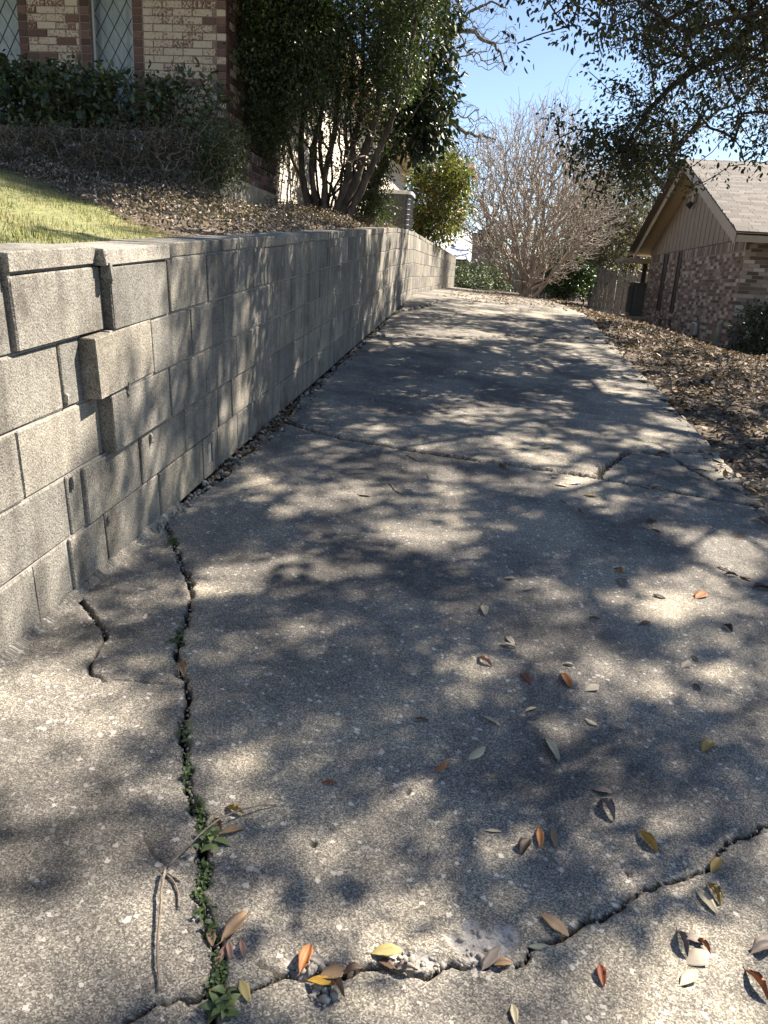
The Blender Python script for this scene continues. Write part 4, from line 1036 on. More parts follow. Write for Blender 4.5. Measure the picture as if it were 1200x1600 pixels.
def add_np(name, vf, mat, parent, base, smooth=False):
    o = link(name, np_mesh(name, local(vf[0], base), vf[1], smooth), M[mat], parent)
    if 'twigs' in name or name == 'stems': o['kind'] = 'stuff'
    return o
def stems_vf(paths, r0, r1, n=7, k=5, jit=.01, r=rng):
    parts = []
    for i, p in enumerate(paths):
        q = smooth_path(p, k, jit, r); a = r0[i] if hasattr(r0, '__len__') else r0
        V, F = tube_vf(q, np.linspace(a, r1, len(q)) * (1 + .12 * r.normal(size=len(q))).clip(.75, 1.3), n, False); parts.append((np.array(V), np.array(F)))
    return parts

# ---- live oak overhead on the right: shades the driveway
r = np.random.default_rng(21)
OB = np.array([6.4, 7.6, tz(6.4, 7.6)])
oak = plant('live_oak_tree', 'spreading live oak with dark drooping boughs over the driveway', 'tree', OB)
OAKMASK = [(960, -300), (972, -60), (985, 60), (960, 105), (948, 135), (985, 175), (950, 205), (925, 228), (950, 245), (1010, 258), (1050, 232), (1075, 195), (1120, 185), (1160, 235), (1190, 255), (1290, 250), (1290, -300)]
cl = []
tries = 0
while len(cl) < 250 and tries < 60000:
    tries += 1
    x = r.uniform(1.2, 9.5); y = r.uniform(-.5, 15.5); h = r.uniform(2.6, 9.0)
    e = ((x - 5.6) / 4.6) ** 2 + ((y - 7.3) / 8.2) ** 2
    if e > 1: continue
    topz = 3.2 + 5.6 * math.sqrt(1 - e); low = 2.4 + 1.6 * (1 - e)
    if not low < h < topz: continue
    if h < topz - 2.6 and r.random() < .75: continue
    # where the shade of this bough falls on the ramp
    gx, gy = x - SUN.x / SUN.z * h, y - SUN.y / SUN.z * h
    if gx < -2.1 or gy > 12.3 or gy < .2: continue
    if gy < 2.3 and r.random() < .45: continue
    if gy < 1.9 and gx < .1 and r.random() < .7: continue
    if gx < -.9 and gy < 2.6: continue
    if gy < 4 and gx < -1.5 and r.random() < .5: continue
    P = np.array([x, y, h - .95 + max(0, .03 * y)]); q = project(P)
    if q[2] > 0 and -170 < q[0] < 1290 and -290 < q[1] < 1700:
        if not in_poly(q[None, :2], OAKMASK)[0]: continue
    if len(cl) > 5 and np.min(np.linalg.norm(np.array(cl) - P, axis=1)) < .62: continue
    cl.append(P)
vis = np.vstack([sample_mask(OAKMASK, 6.6, 9.5, 68, r), sample_mask([(905, 212), (935, 245), (985, 262), (1040, 262), (1000, 220), (950, 205)], 7.6, 8.6, 12, r), sample_mask([(870, -50), (872, 0), (920, -4), (930, -50)], 5.2, 5.8, 4, r)])
cl = np.vstack([cl, vis])
trunk = smooth_path([OB + [0, 0, -.2], OB + [-.1, 0, 1.2], OB + [-.3, .1, 2.6], OB + [-.4, .0, 4.2]], 4)
limb = smooth_path([OB + [-.3, .1, 2.6], OB + [-1.4, .4, 3.3], ony(1230, 30, 8.6), ony(1140, 80, 8.5), ony(1080, 112, 8.4), ony(1020, 165, 8.3), ony(985, 215, 8.2), ony(940, 262, 8.1)], 3)
roots = list(trunk) + list(limb); par0 = [-1] + list(range(len(trunk) - 1)) + [len(trunk) // 2 + 2] + list(range(len(trunk), len(roots) - 1))
r2 = np.random.default_rng(210); extra = []
while len(extra) < 52:                              # looser foliage whose shade falls along the wall and the upper ramp
    gx, gy, h = r2.uniform(-2.05, 1.4), r2.uniform(3.6, 12.2), r2.uniform(4.0, 7.6); P = np.array([gx + SUN.x / SUN.z * h, gy + SUN.y / SUN.z * h, h - .95 + .03 * gy]); q = project(P)
    if -170 < q[0] < 1290 and -290 < q[1] < 1700 and not in_poly(q[None, :2], OAKMASK)[0]: continue
    if P[0] > 9.5 or P[1] > 16: continue
    extra.append(P)
k0 = len(extra)
while len(extra) < k0 + 19:
    gx, gy, h = r2.uniform(-.75, 1.3), r2.uniform(1.35, 3.7), r2.uniform(5.0, 8.5); P = np.array([gx + SUN.x / SUN.z * h, gy + SUN.y / SUN.z * h, h - .95 + .03 * gy]); q = project(P)
    if -170 < q[0] < 1290 and -290 < q[1] < 1700 and not in_poly(q[None, :2], OAKMASK)[0]: continue
    extra.append(P)
k0 = len(extra)
while len(extra) < k0 + 22:
    gx, gy, h = r2.uniform(-2.05, -1.0), r2.uniform(2.9, 12.0), r2.uniform(3.8, 7.2); P = np.array([gx + SUN.x / SUN.z * h, gy + SUN.y / SUN.z * h, h - .95 + .03 * gy]); q = project(P)
    if -170 < q[0] < 1290 and -290 < q[1] < 1700 and not in_poly(q[None, :2], OAKMASK)[0]: continue
    extra.append(P)
cl = np.vstack([cl, extra])
tips = np.concatenate([c + unit(9, r) * (r.random((9, 1)) ** .5) * np.array([[.56, .56, .40]]) for c in cl])
N1, P1 = grow(roots, cl, .25, par0)
N2, P2 = grow(list(N1), tips, .15, list(P1))
rad = skeleton_radii(P2, .0042, 2.25, .30); rad[:len(roots)] = np.maximum(rad[:len(roots)], .05)
rad[:len(trunk)] = np.linspace(.34, .2, len(trunk)); rad[len(trunk):len(roots)] = np.linspace(.065, .008, len(limb))
isbig = rad > .05
add_np('trunk', skeleton_mesh(N2, P2, rad, 9, isbig, .02, r), 'oak_bark', oak, OB, True)
add_np('twigs', skeleton_mesh(N2, P2, rad, 4, ~isbig, .06, r), 'oak_bark', oak, OB)
q = project(tips); seen = (q[:, 2] > 0) & (q[:, 0] > -60) & (q[:, 0] < 1260) & (q[:, 1] > -60) & (q[:, 1] < 500)
lv = [clump_leaves(tips[seen], 33, .16, .040, .018, r, .35, True)]
lv.append(clump_leaves(tips[~seen], 44, .125, .066, .034, r, .3))
add_np('crown', join_vf(lv), 'oak_leaf', oak, OB)

# ---- multi-stemmed privet behind the wall
r = np.random.default_rng(22)
PV = np.array([-1.92, 9.1, tz(-1.92, 9.1)])
pv = plant('privet_tree', 'many-stemmed evergreen tree with fine dark leaves growing behind the wall', 'tree', PV)
stpx = [[(487, 342), (474, 285), (470, 225), (475, 169), (480, 112), (470, 20), (455, -90)], [(496, 342), (489, 285), (488, 240), (500, 187), (511, 112), (512, 0), (505, -120)],
        [(507, 343), (507, 277), (519, 225), (526, 169), (530, 80), (540, -60)], [(518, 346), (541, 289), (552, 225), (564, 157), (567, 75), (575, -80)],
        [(528, 347), (552, 292), (571, 232), (590, 169), (595, 75), (620, -60)], [(540, 348), (571, 285), (590, 240), (612, 187), (635, 112), (650, 20)],
        [(515, 344), (503, 260), (500, 187), (515, 100), (520, 20)], [(500, 343), (480, 300), (455, 240), (440, 180), (430, 100), (420, 10)], [(534, 347), (545, 270), (540, 200), (552, 120), (548, 20)]]
paths = []
for i, s in enumerate(stpx):
    dy = r.uniform(-.25, .25); n = len(s)
    paths.append([ony(p[0], p[1], 9.1 + dy * (k / (n - 1)) * 1.8 + r.normal(0, .03)) for k, p in enumerate(s)])
nmain = len(paths)
for i in range(8):
    x0 = r.uniform(485, 545); x1 = x0 + r.normal(25, 45); pth = [(x0, 344), (x0 + (x1 - x0) * .25 + r.normal(0, 8), 290), (x0 + (x1 - x0) * .55 + r.normal(0, 8), 225), (x1 + r.normal(0, 8), 150), (x1 + r.normal(0, 12), 60)]; dy = r.uniform(-.3, .6)
    paths.append([ony(p[0], p[1], 9.1 + dy * k / 4) for k, p in enumerate(pth)])
sp = stems_vf(paths[:nmain], [.042, .036, .04, .05, .062, .048, .03, .03, .032], .018, 9, 5, .006, r)
for p, f in stems_vf(paths[nmain:], .017, .008, 6, 5, .012, r): add_np('thin_stem', (p, f), 'oak_bark', pv, PV, True)
for p, f in sp: add_np('trunk', (p, f), 'bark', pv, PV, True)
PM_L = [(372, -260), (372, 60), (385, 150), (398, 205), (404, 246), (432, 252), (440, 215), (470, 195), (500, 140), (540, 120), (600, 110), (640, 130), (660, 60), (700, 20), (690, -260)]
ctr = np.vstack([sample_mask(PM_L, 8.3, 9.9, 260, r), sample_mask([(378, -40), (380, 120), (400, 200), (470, 190), (500, 100), (500, -40)], 8.2, 9.0, 130, r), sample_mask([(470, -20), (470, 150), (520, 185), (600, 175), (640, 140), (640, -20)], 8.5, 9.6, 95, r), sample_mask([(392, 180), (396, 245), (432, 250), (440, 200)], 8.35, 8.7, 12, r), sample_mask([(480, 200), (470, 250), (520, 280), (600, 200), (600, 140), (500, 140)], 8.7, 9.4, 14, r), sample_mask([(520, 140), (530, 300), (560, 345), (600, 345), (615, 180), (600, 120)], 9.6, 10.2, 34, r), sample_mask([(480, 120), (500, 200), (600, 220), (600, 100)], 9.0, 9.9, 40, r)])
top = []
while len(top) < 300:                               # unseen foliage added atop the crown to shade the ground before the planter
    P = np.array([r.uniform(-3., .9), r.uniform(6.9, 10.4), r.uniform(3.4, 6.3)]); h = P[2] - .75; x, y = P[0] - SUN.x / SUN.z * h, P[1] - SUN.y / SUN.z * h
    if -5.6 < x < -2.15 and 3.45 + .92 * (-1.45 - x) + .25 < y < 7.0: top.append(P)
ctr = np.vstack([sunlit_side(ctr), top])
roots = np.vstack([smooth_path(p, 4)[6:] for p in paths])
par0 = []; k = 0
for p in paths:
    m_ = len(smooth_path(p, 4)[6:]); par0 += [-1] + list(range(k, k + m_ - 1)); k += m_
N1, P1 = grow(list(roots), ctr, .1, par0); tips = np.concatenate([c + unit(7, r) * (r.random((7, 1)) ** .5) * .26 for c in ctr]); N2, P2 = grow(list(N1), tips, .1, list(P1))
rad = skeleton_radii(P2, .0028, 2.3, .02); keep = np.arange(len(P2)) >= len(roots)
add_np('twigs', skeleton_mesh(N2, P2, rad, 4, keep, .07, r), 'bark', pv, PV)
add_np('crown', clump_leaves(tips, 26, .17, .034, .017, r, .2), 'privet_leaf', pv, PV)
# pale dead twigs inside
att = sample_mask([(450, 130), (470, 260), (520, 290), (600, 240), (610, 120)], 8.7, 9.2, 160, r); N3, P3 = grow(list(roots), att, .05, par0); rad = skeleton_radii(P3, .0035, 2.5, .012)
add_np('dead_twigs', skeleton_mesh(N3, P3, rad, 4, np.arange(len(P3)) >= len(roots), .12, r), 'pale_twig', pv, PV)

# ---- dark glossy tree right of it
r = np.random.default_rng(23)
MG = np.array([-1.75, 10.6, tz(-1.75, 10.6)])
mg = plant('glossy_evergreen_tree', 'dark broad-leaved evergreen tree leaning over the air conditioner', 'tree', MG)
paths = [[MG + [0, 0, -.1], ony(585, 290, 10.5), ony(612, 235, 10.4), ony(640, 150, 10.3), ony(655, 40, 10.4), ony(650, -140, 10.5)], [MG + [.05, .05, -.1], ony(590, 280, 10.6), ony(625, 220, 10.7), ony(670, 130, 10.7), ony(690, 20, 10.6)]]
for p, f in stems_vf(paths, [.07, .05], .025, 9, 5, .01, r): add_np('trunk', (p, f), 'oak_bark', mg, MG, True)
MM = [(598, -260), (596, 120), (592, 185), (612, 228), (640, 240), (662, 258), (680, 225), (700, 200), (692, 150), (712, 110), (700, 80), (726, 40), (715, -20), (735, -120), (720, -260)]
ctr = np.vstack([sample_mask(MM, 9.8, 11.3, 300, r), sample_mask([(596, 0), (596, 185), (650, 250), (695, 180), (712, 100), (715, 0)], 9.8, 10.6, 110, r)]); ctr = sunlit_side(ctr); roots = np.vstack([smooth_path(p, 4)[6:] for p in paths]); par0 = []; k = 0
for p in paths:
    m_ = len(smooth_path(p, 4)[6:]); par0 += [-1] + list(range(k, k + m_ - 1)); k += m_
N1, P1 = grow(list(roots), ctr, .1, par0); rad = skeleton_radii(P1, .006, 2.4, .03)
add_np('twigs', skeleton_mesh(N1, P1, rad, 5, np.arange(len(P1)) >= len(roots), .06, r), 'oak_bark', mg, MG)
add_np('crown', clump_leaves(ctr, 44, .24, .085, .036, r, .45, True), 'magnolia_leaf', mg, MG)

# ---- photinia bush beyond the air conditioner
r = np.random.default_rng(24)
PH = np.array([-1.75, 17.3, tz(-1.75, 17.3)])
ph = plant('photinia_bush', 'yellow-green bush with red leaf tips beside the air conditioner', 'bush', PH)
ctr = sample_mask([(648, 378), (640, 300), (650, 262), (680, 238), (712, 236), (730, 262), (734, 310), (722, 345), (700, 372), (676, 384)], 16.4, 18.2, 210, r)
N1, P1 = grow([PH, PH + [0, 0, .5]], ctr, .3); rad = skeleton_radii(P1, .006, 2.4, .05)
add_np('trunk', skeleton_mesh(N1, P1, rad, 5, None, .05, r), 'bark', ph, PH); add_np('crown', clump_leaves(ctr, 55, .26, .085, .038, r, .1), 'photinia_leaf', ph, PH)

# ---- crape myrtle at the head of the driveway
r = np.random.default_rng(25)
CM = np.array([*ony(822, 456, 22)[:2], tz(.97, 22)])
cm_ = plant('crape_myrtle_tree', 'bare vase-shaped crape myrtle with countless pale twigs at driveway end', 'tree', CM)
CMM = [(760, 420), (735, 380), (728, 330), (735, 270), (758, 228), (795, 196), (830, 178), (868, 164), (898, 190), (925, 236), (955, 285), (968, 340), (962, 395), (935, 425), (880, 440), (850, 440), (830, 420), (810, 420)]
att = sample_mask(CMM, 20.2, 23.9, 12000, r); att += r.normal(0, .33, att.shape)
d0 = np.hypot(att[:, 0] - CM[0], att[:, 1] - CM[1]); keep = (att[:, 2] - CM[2]) > np.maximum(.4, 1.15 * d0 - .8) * .9; att = att[keep]
roots = []; par0 = []
for px in (770, 790, 805, 818, 830, 842, 858, 875, 895, 915):
    top = ony(px, 300 + abs(px - 835) * .35, 22 + r.uniform(-1.3, 1.3)); a = CM + [r.normal(0, .1), r.normal(0, .1), -.1]; mid = a * .45 + top * .55; mid[:2] = a[:2] * .62 + top[:2] * .38
    pth = smooth_path([a, mid, top], 5, .02, r); k = len(roots); par0 += [-1] + list(range(k, k + len(pth) - 1)); roots += list(pth)
N1, P1 = grow(roots, att, .55, par0); rad = skeleton_radii(P1, .0047, 2.4, .05)
big = rad > .016
add_np('trunk', skeleton_mesh(N1, P1, rad, 6, big, .03, r), 'myrtle_bark', cm_, CM, True); add_np('crown', skeleton_mesh(N1, P1, rad, 3, ~big, .03, r), 'myrtle_bark', cm_, CM)

# ---- big bare tree behind the left house
r = np.random.default_rng(26)
BT = np.array([-3.6, 27.0, tz(-3.6, 27.)])
bt = plant('bare_lichened_tree', 'leafless tree with crooked lichened limbs rising behind the house', 'tree', BT)
Yb = 26.
l1 = [ony(640, 150, Yb), ony(690, 70, Yb), ony(728, 48, Yb - .3), ony(755, 62, Yb - .5), ony(775, 75, Yb - .6), ony(790, 105, Yb - .6)]; l2 = [ony(640, 150, Yb), ony(690, 178, Yb - .2), ony(722, 205, Yb - .5), ony(748, 210, Yb - .6), ony(775, 218, Yb - .7)]; l3 = [ony(690, 70, Yb), ony(735, 20, Yb + .3), ony(765, 5, Yb + .2), ony(790, 12, Yb)]
l0 = [BT, BT + [.1, 0, 2.2], ony(625, 250, Yb), ony(640, 150, Yb), ony(650, 40, Yb), ony(650, -120, Yb)]
roots = []; par0 = []; rr = []
for j, (pth, ra, rb) in enumerate(((l0, .28, .1), (l1, .12, .03), (l2, .11, .03), (l3, .07, .025))):
    q_ = smooth_path(pth, 4, .03, r); k = len(roots); par0 += [-1] + list(range(k, k + len(q_) - 1)); roots += list(q_); rr += list(np.linspace(ra, rb, len(q_)))
att = np.vstack([sample_mask([(690, 0), (700, 90), (760, 110), (800, 120), (812, 60), (790, 0), (760, -30)], 25, 27, 420, r), sample_mask([(680, 150), (690, 250), (740, 280), (785, 250), (780, 200), (740, 160)], 24.6, 26.6, 460, r), sample_mask([(560, -150), (700, -200), (720, -20), (600, 20)], 24, 28, 200, r)])
N1, P1 = grow(roots, att, .12, par0); rad = skeleton_radii(P1, .0055, 2.2, .07); rad[:len(roots)] = np.array(rr) * .8
add_np('trunk', skeleton_mesh(N1, P1, rad, 7, np.arange(len(P1)) < len(roots), .02, r), 'bare_bark', bt, BT, True); add_np('twigs', skeleton_mesh(N1, P1, rad, 4, np.arange(len(P1)) >= len(roots), .05, r), 'bare_bark', bt, BT)

# ---- leaning oak behind the right house
r = np.random.default_rng(27)
LO = np.array([*onx(978, 470, 4.3)[:1], 28.0, 0.]); LO[0] = ony(975, 470, 28)[0]; LO[2] = tz(LO[0], 28)
lo = plant('leaning_oak_tree', 'dark leaning oak trunk with thin foliage behind the gabled house', 'tree', LO)
l0 = [LO + [0, 0, -.2], ony(982, 430, 28), ony(992, 400, 28), ony(1004, 372, 28), ony(1030, 335, 28), ony(1046, 300, 28), ony(1052, 240, 28), ony(1056, 190, 28)]
l1 = [ony(1004, 372, 28), ony(975, 352, 27.6), ony(945, 350, 27.3), ony(915, 362, 27)]; l2 = [ony(1046, 300, 28), ony(1000, 255, 27.5), ony(970, 240, 27.2)]; l3 = [ony(1052, 240, 28), ony(1100, 190, 28.2), ony(1150, 160, 28.4)]
roots = []; par0 = []; rr = []
for pth, ra, rb in ((l0, .27, .08), (l1, .12, .04), (l2, .10, .03), (l3, .09, .03)):
    q_ = smooth_path(pth, 4, .03, r); k = len(roots); par0 += [-1] + list(range(k, k + len(q_) - 1)); roots += list(q_); rr += list(np.linspace(ra, rb, len(q_)))
ctr = np.vstack([sample_mask([(880, 330), (930, 270), (985, 225), (1050, 190), (1065, 230), (1040, 290), (1005, 350), (1000, 440), (930, 440), (880, 400)], 26, 30, 260, r), sample_mask([(1000, 240), (1080, 60), (1200, 40), (1230, 180), (1100, 230)], 27, 30, 60, r)])
N1, P1 = grow(roots, ctr, .15, par0); tips = np.concatenate([c + unit(6, r) * .5 for c in ctr]); N2, P2 = grow(list(N1), tips, .1, list(P1)); rad = skeleton_radii(P2, .009, 2.3, .06); rad[:len(roots)] = rr
add_np('trunk', skeleton_mesh(N2, P2, rad, 8, np.arange(len(P2)) < len(roots), .02, r), 'oak_bark', lo, LO, True); add_np('twigs', skeleton_mesh(N2, P2, rad, 4, np.arange(len(P2)) >= len(roots), .1, r), 'bare_bark', lo, LO)
add_np('crown', clump_leaves(tips, 7, .4, .10, .04, r, .2), 'bg_leaf', lo, LO)

# ---- bushes at the head of the driveway and beyond
def bush(name, label, poly, y0, y1, n, per, spread, L, W, mat, seed, cat='bush', group=None, six=False, bark='bark'):
    r = np.random.default_rng(seed); ctr = sample_mask(poly, y0, y1, n, r); c = ctr.mean(0); b = np.array([c[0], (y0 + y1) / 2, tz(c[0], (y0 + y1) / 2)])
    ctr[:, 2] = np.maximum(ctr[:, 2], terrain(ctr[:, 0], ctr[:, 1]) + .08)
    t = plant(name, label, cat, b, group); N, P = grow([b, b + [0, 0, .15]], ctr, .3); add_np('stems', skeleton_mesh(N, P, skeleton_radii(P, .005, 2.4, .04), 4, None, .08, r), bark, t, b)
    add_np('foliage', clump_leaves(ctr, per, spread, L, W, r, .1, six), mat, t, b)
    for ch in t.children:
        if ch.name.startswith('stems'): ch['kind'] = 'stuff'
    return t
bush('clipped_hedge', 'low clipped dark green hedge past the end of the block wall', [(712, 432), (712, 452), (765, 455), (765, 436), (740, 430)], 27.4, 28.8, 70, 60, .22, .06, .03, 'privet_leaf', 41)
bush('evergreen_bush', 'dark evergreen bush growing behind the clipped hedge below chimney', [(716, 418), (716, 440), (800, 452), (795, 425), (760, 412)], 29.2, 31, 110, 45, .3, .08, .035, 'privet_leaf', 42)
bush('laurel_bush', 'bright glossy green bush beside the bare crape myrtle', [(842, 450), (846, 415), (862, 395), (890, 388), (915, 405), (925, 440), (915, 462), (870, 458)], 23.6, 25.6, 170, 55, .24, .09, .042, 'green_leaf', 43)
bush('olive_bush', 'loose olive green bush in front of the wooden fence', [(895, 445), (900, 380), (925, 360), (950, 385), (952, 430), (925, 452)], 26.4, 28, 120, 35, .35, .08, .035, 'bg_leaf', 44)
bush('shaded_bush', 'dark bush at the corner of the gabled house in shadow', [(1145, 545), (1150, 500), (1180, 480), (1230, 470), (1260, 560)], 13.6, 14.9, 80, 45, .2, .06, .028, 'magnolia_leaf', 45)
bush('vine_thicket', 'dark vine-covered thicket standing before the chimney', [(760, 440), (757, 390), (765, 345), (782, 335), (790, 380), (800, 440)], 33, 34.5, 90, 30, .35, .08, .04, 'magnolia_leaf', 46)
bush('understory_bush', 'dark leafy undergrowth between the many-stemmed tree and air conditioner', [(525, 345), (528, 260), (560, 225), (600, 260), (600, 345)], 10.1, 10.8, 70, 70, .16, .045, .02, 'privet_leaf', 47)
def bg_tree(label, pxb, Y, poly, n, leafy, seed, mat='bg_leaf', twig=.012, bark='bare_bark', rb=.18):
    r = np.random.default_rng(seed); b = ony(pxb, 440, Y); b[2] = tz(b[0], Y); ctr = sample_mask(poly, Y - 2.2, Y + 2.2, n, r); t = plant('background_tree', label, 'tree', b)
    c = ctr.mean(0); pth = smooth_path([b + [0, 0, -.2], b * .5 + c * .5 + [.2, 0, -.3], c], 5, .05, r); N, P = grow(list(pth), ctr, .2); rad = skeleton_radii(P, twig, 2.3, rb); rad[:len(pth)] = np.linspace(rb, rb * .4, len(pth)); big = rad > .045
    add_np('trunk', skeleton_mesh(N, P, rad, 7, big, .03, r), bark, t, b, True); add_np('twigs', skeleton_mesh(N, P, rad, 3, ~big, .1, r), bark, t, b)
    if leafy: add_np('crown', clump_leaves(ctr, leafy, .8, .17, .08, r, .1), mat, t, b)
    return t
bg_tree('slender bare tree with dark branches behind the hedge and chimney', 776, 35, [(735, 400), (700, 340), (690, 270), (710, 215), (770, 200), (815, 260), (800, 400)], 1100, 0, 51, twig=.0075, bark='bark', rb=.12)
bg_tree('pale bare tree filling the gap behind the crape myrtle', 850, 44, [(800, 420), (790, 300), (820, 230), (880, 210), (930, 250), (940, 420)], 900, 0, 52, twig=.02)
bg_tree('grey-green background tree between crape myrtle and leaning oak', 930, 40, [(880, 430), (875, 330), (910, 280), (960, 300), (985, 380), (985, 440)], 700, 8, 53, twig=.010)
bg_tree('tall grey bare tree beyond the picket fence', 985, 48, [(920, 430), (925, 300), (960, 240), (1020, 230), (1040, 330), (1030, 430)], 800, 4, 54, twig=.018)
bg_tree('leafy background tree behind the porch of gabled house', 1040, 36, [(985, 440), (985, 380), (1010, 330), (1080, 300), (1100, 440)], 260, 22, 55)
bg_tree('distant olive tree behind the far pale roof', 700, 58, [(600, 430), (620, 360), (690, 340), (730, 380), (730, 430)], 300, 16, 56)
bg_tree('distant bare tree right of the chimney', 815, 60, [(770, 440), (760, 380), (800, 340), (850, 360), (860, 440)], 500, 10, 57, twig=.02)

# ---- planter shrubs and the twiggy row before the planter
for i, (pc, w, h0, dens, lab) in enumerate(((20, 75, 100, .85, 'dense broad-leaved bush in planter under the clipped lattice window'), (125, 60, 105, .5, 'broad-leaved bush in planter between the two lattice windows'), (210, 60, 112, .35, 'thin leafy bush in planter below the full lattice window'), (300, 55, 118, .25, 'nearly bare bush with purple stems at planter corner'))):
    r = np.random.default_rng(60 + i); Y = 7.5; b = ony(pc, 205, Y); b[2] = 1.0; t = plant('planter_bush', lab, 'bush', b)
    ctr = sample_mask([(pc - w, 205), (pc - w, h0 + 20), (pc - w * .6, h0), (pc, h0 - 4), (pc + w * .6, h0 + 2), (pc + w, h0 + 25), (pc + w, 205)], 7.25, 7.8, 110, r); ctr[:, 2] = np.maximum(ctr[:, 2], 1.05); ctr[:, 0] = np.minimum(ctr[:, 0], XP - .2)
    roots = [b + [r.normal(0, .12), r.normal(0, .05), 0] for _ in range(5)]; N, P = grow(roots, ctr, .25, [-1] * 5); add_np('stems', skeleton_mesh(N, P, skeleton_radii(P, .0032, 2.2, .016), 5, None, .1, r), 'bark', t, b)
    hi = ctr[ctr[:, 2] > 1.12] if i < 2 else ctr[r.random(len(ctr)) < .7]; add_np('foliage', clump_leaves(hi, max(2, int(24 * dens)), .12, .062, .034, r, .1, True), 'hedge_leaf', t, b)
for i, (pc, w, lab) in enumerate(((25, 60, 'brown twiggy shrub before planter at the lawn end'), (105, 55, 'brown twiggy shrub before the planter below first window'), (190, 55, 'thin brown shrub with tiny leaves before middle of planter'), (275, 50, 'sparse twiggy shrub before the planter close to its corner'), (345, 38, 'dark leafy shrub hiding the corner of the planter footing'))):
    r = np.random.default_rng(70 + i); Y = 6.62; b = ony(pc, 288 + (i > 2) * 14, Y); b[2] = tz(b[0], Y); t = plant('twiggy_shrub', lab, 'shrub', b)
    ctr = sample_mask([(pc - w, 285), (pc - w, 205), (pc - w * .5, 192), (pc + w * .5, 198), (pc + w, 212), (pc + w * .8, 290)], 6.4, 6.85, 300, r); ctr[:, 2] = np.maximum(ctr[:, 2], terrain(ctr[:, 0], ctr[:, 1]) + .05)
    roots = [b + [r.normal(0, .1), r.normal(0, .04), 0] for _ in range(6)]; N, P = grow(roots, ctr, .2, [-1] * 6); add_np('stems', skeleton_mesh(N, P, skeleton_radii(P, .0022, 2.2, .01), 4, None, .12, r), 'pale_twig', t, b)
    add_np('foliage', clump_leaves(ctr, 10 if i < 4 else 22, .1, .022, .011, r, .1), 'shrub_leaf' if i < 4 else 'privet_leaf', t, b)

# ---- ground cover, lawn, litter
r = np.random.default_rng(80)
def bound(x): return 3.75 + .92 * (-1.45 - x) + .25 * (vnoise(x, 0 * x, 2.2, 3) - .5)
n = 85000; X = r.uniform(-5.6, -1.40, n); Y = r.uniform(3.0, 12.5, n)
ok = (Y > bound(X) + r.normal(0, .08, n)) & ((Y < YP - .05) | (X > XP + .05)) & ((Y < 7.2) | (r.random(n) < .8)); X, Y = X[ok], Y[ok]
hump = .05 + .14 * vnoise(X, Y, 3., 5) * np.clip((Y - bound(X)) * 2.5, .1, 1) * np.clip((-1.38 - X) * 7, .25, 1)
Z = terrain(X, Y) + hump * r.random(len(X)) ** .5 + .01
P = np.stack([X, Y, Z], -1); D = unit(len(P), r); D[:, 2] = np.abs(D[:, 2]) * .6; N = unit(len(P), r) + [0, 0, .8]
cov = leaves(P, D, N, .025 * r.uniform(.6, 1.3, len(P)), .014, .15)
tag(link('ground_cover', np_mesh('ground_cover', *cov), M['cover_leaf']), 'frosted pinkish brown ground cover between lawn and planter', 'ground cover', kind='stuff')
n = 170000; X = r.uniform(-6., -1.435, n); Y = r.uniform(-.5, 6.6, n); ok = (Y < bound(X) + .12 + r.normal(0, .06, n)) & ((Y > 1.0) | (r.random(n) < .3)); X, Y = X[ok], Y[ok]; n = len(X)
B = np.stack([X, Y, terrain(X, Y) - .003], -1); D = unit(n, r) * .55 + [0, 0, 1.]; S = unit(n, r); S[:, 2] = 0; S /= np.linalg.norm(S, axis=1, keepdims=True); hgt = r.uniform(.008, .030, n)[:, None] * (.5 + vnoise(X, Y, 4, 7)[:, None])
V = np.stack([B - S * .0022, B + S * .0022, B + D * hgt], 1).reshape(-1, 3)
lx = np.linspace(-7, -1.44, 60); ly = np.linspace(-1.5, 6.8, 80); LX, LY = np.meshgrid(lx, ly); LV = np.stack([LX, LY, terrain(LX, LY) + .005 - .05 * (LY > bound(LX) + .05)], -1).reshape(-1, 3); li = (np.arange(79)[:, None] * 60 + np.arange(59)[None]).ravel()[:, None]
tag(link('lawn', np_mesh('lawn', LV, li + [0, 1, 61, 60], True), plain('thatch', (.15, .155, .06), 1., .4, 30.)), kind='structure')
tag(link('lawn_grass', np_mesh('lawn_grass', V, np.arange(3 * n).reshape(-1, 3)), M['grass']), 'short sunlit yellow-green lawn grass above the block wall', 'grass', kind='stuff')
n = 76000; Y = -.9 + 26.6 * r.random(n) ** 1.25; X = x_right(np.minimum(Y, 18.)) - .10 + (3.7 * r.random(n) ** 1.15)
ok = ~((X > XR - .1) & (Y > YN - .1)) & ~((X < 1.62) & (r.random(n) < .45 + .3 * vnoise(X, Y, 2, 2))) & (r.random(n) < .35 + 1.1 * vnoise(X, Y, 1.4, 9)); X, Y = X[ok], Y[ok]; n = len(X)
Z = np.where(X < x_right(Y), zD(Y) + CROSS * X + .004, terrain(X, Y)) + r.uniform(.002, .045, n) * np.clip((X - 1.45) * 3, .15, 1); P = np.stack([X, Y, Z], -1)
D = unit(n, r); D[:, 2] *= .35; N = unit(n, r) * .55 + [0, 0, 1.]; Ls = r.uniform(.022, .08, n)
tag(link('leaf_litter', np_mesh('leaf_litter', *leaves6(P, D, N, Ls, Ls * r.uniform(.32, .5, n), .18, r.normal(.15, .22, n))), M['litter']), 'thick dry brown leaf litter between driveway and gabled house', 'leaf litter', kind='stuff')
n = 1500; Y = r.uniform(12.5, 24, n); X = r.uniform(-1.1, 2.4, n) * np.clip(r.random(n) * 1.6, 0, 1) + .2; ok = X < x_right(Y) + .8; X, Y = X[ok], Y[ok]; n = len(X)
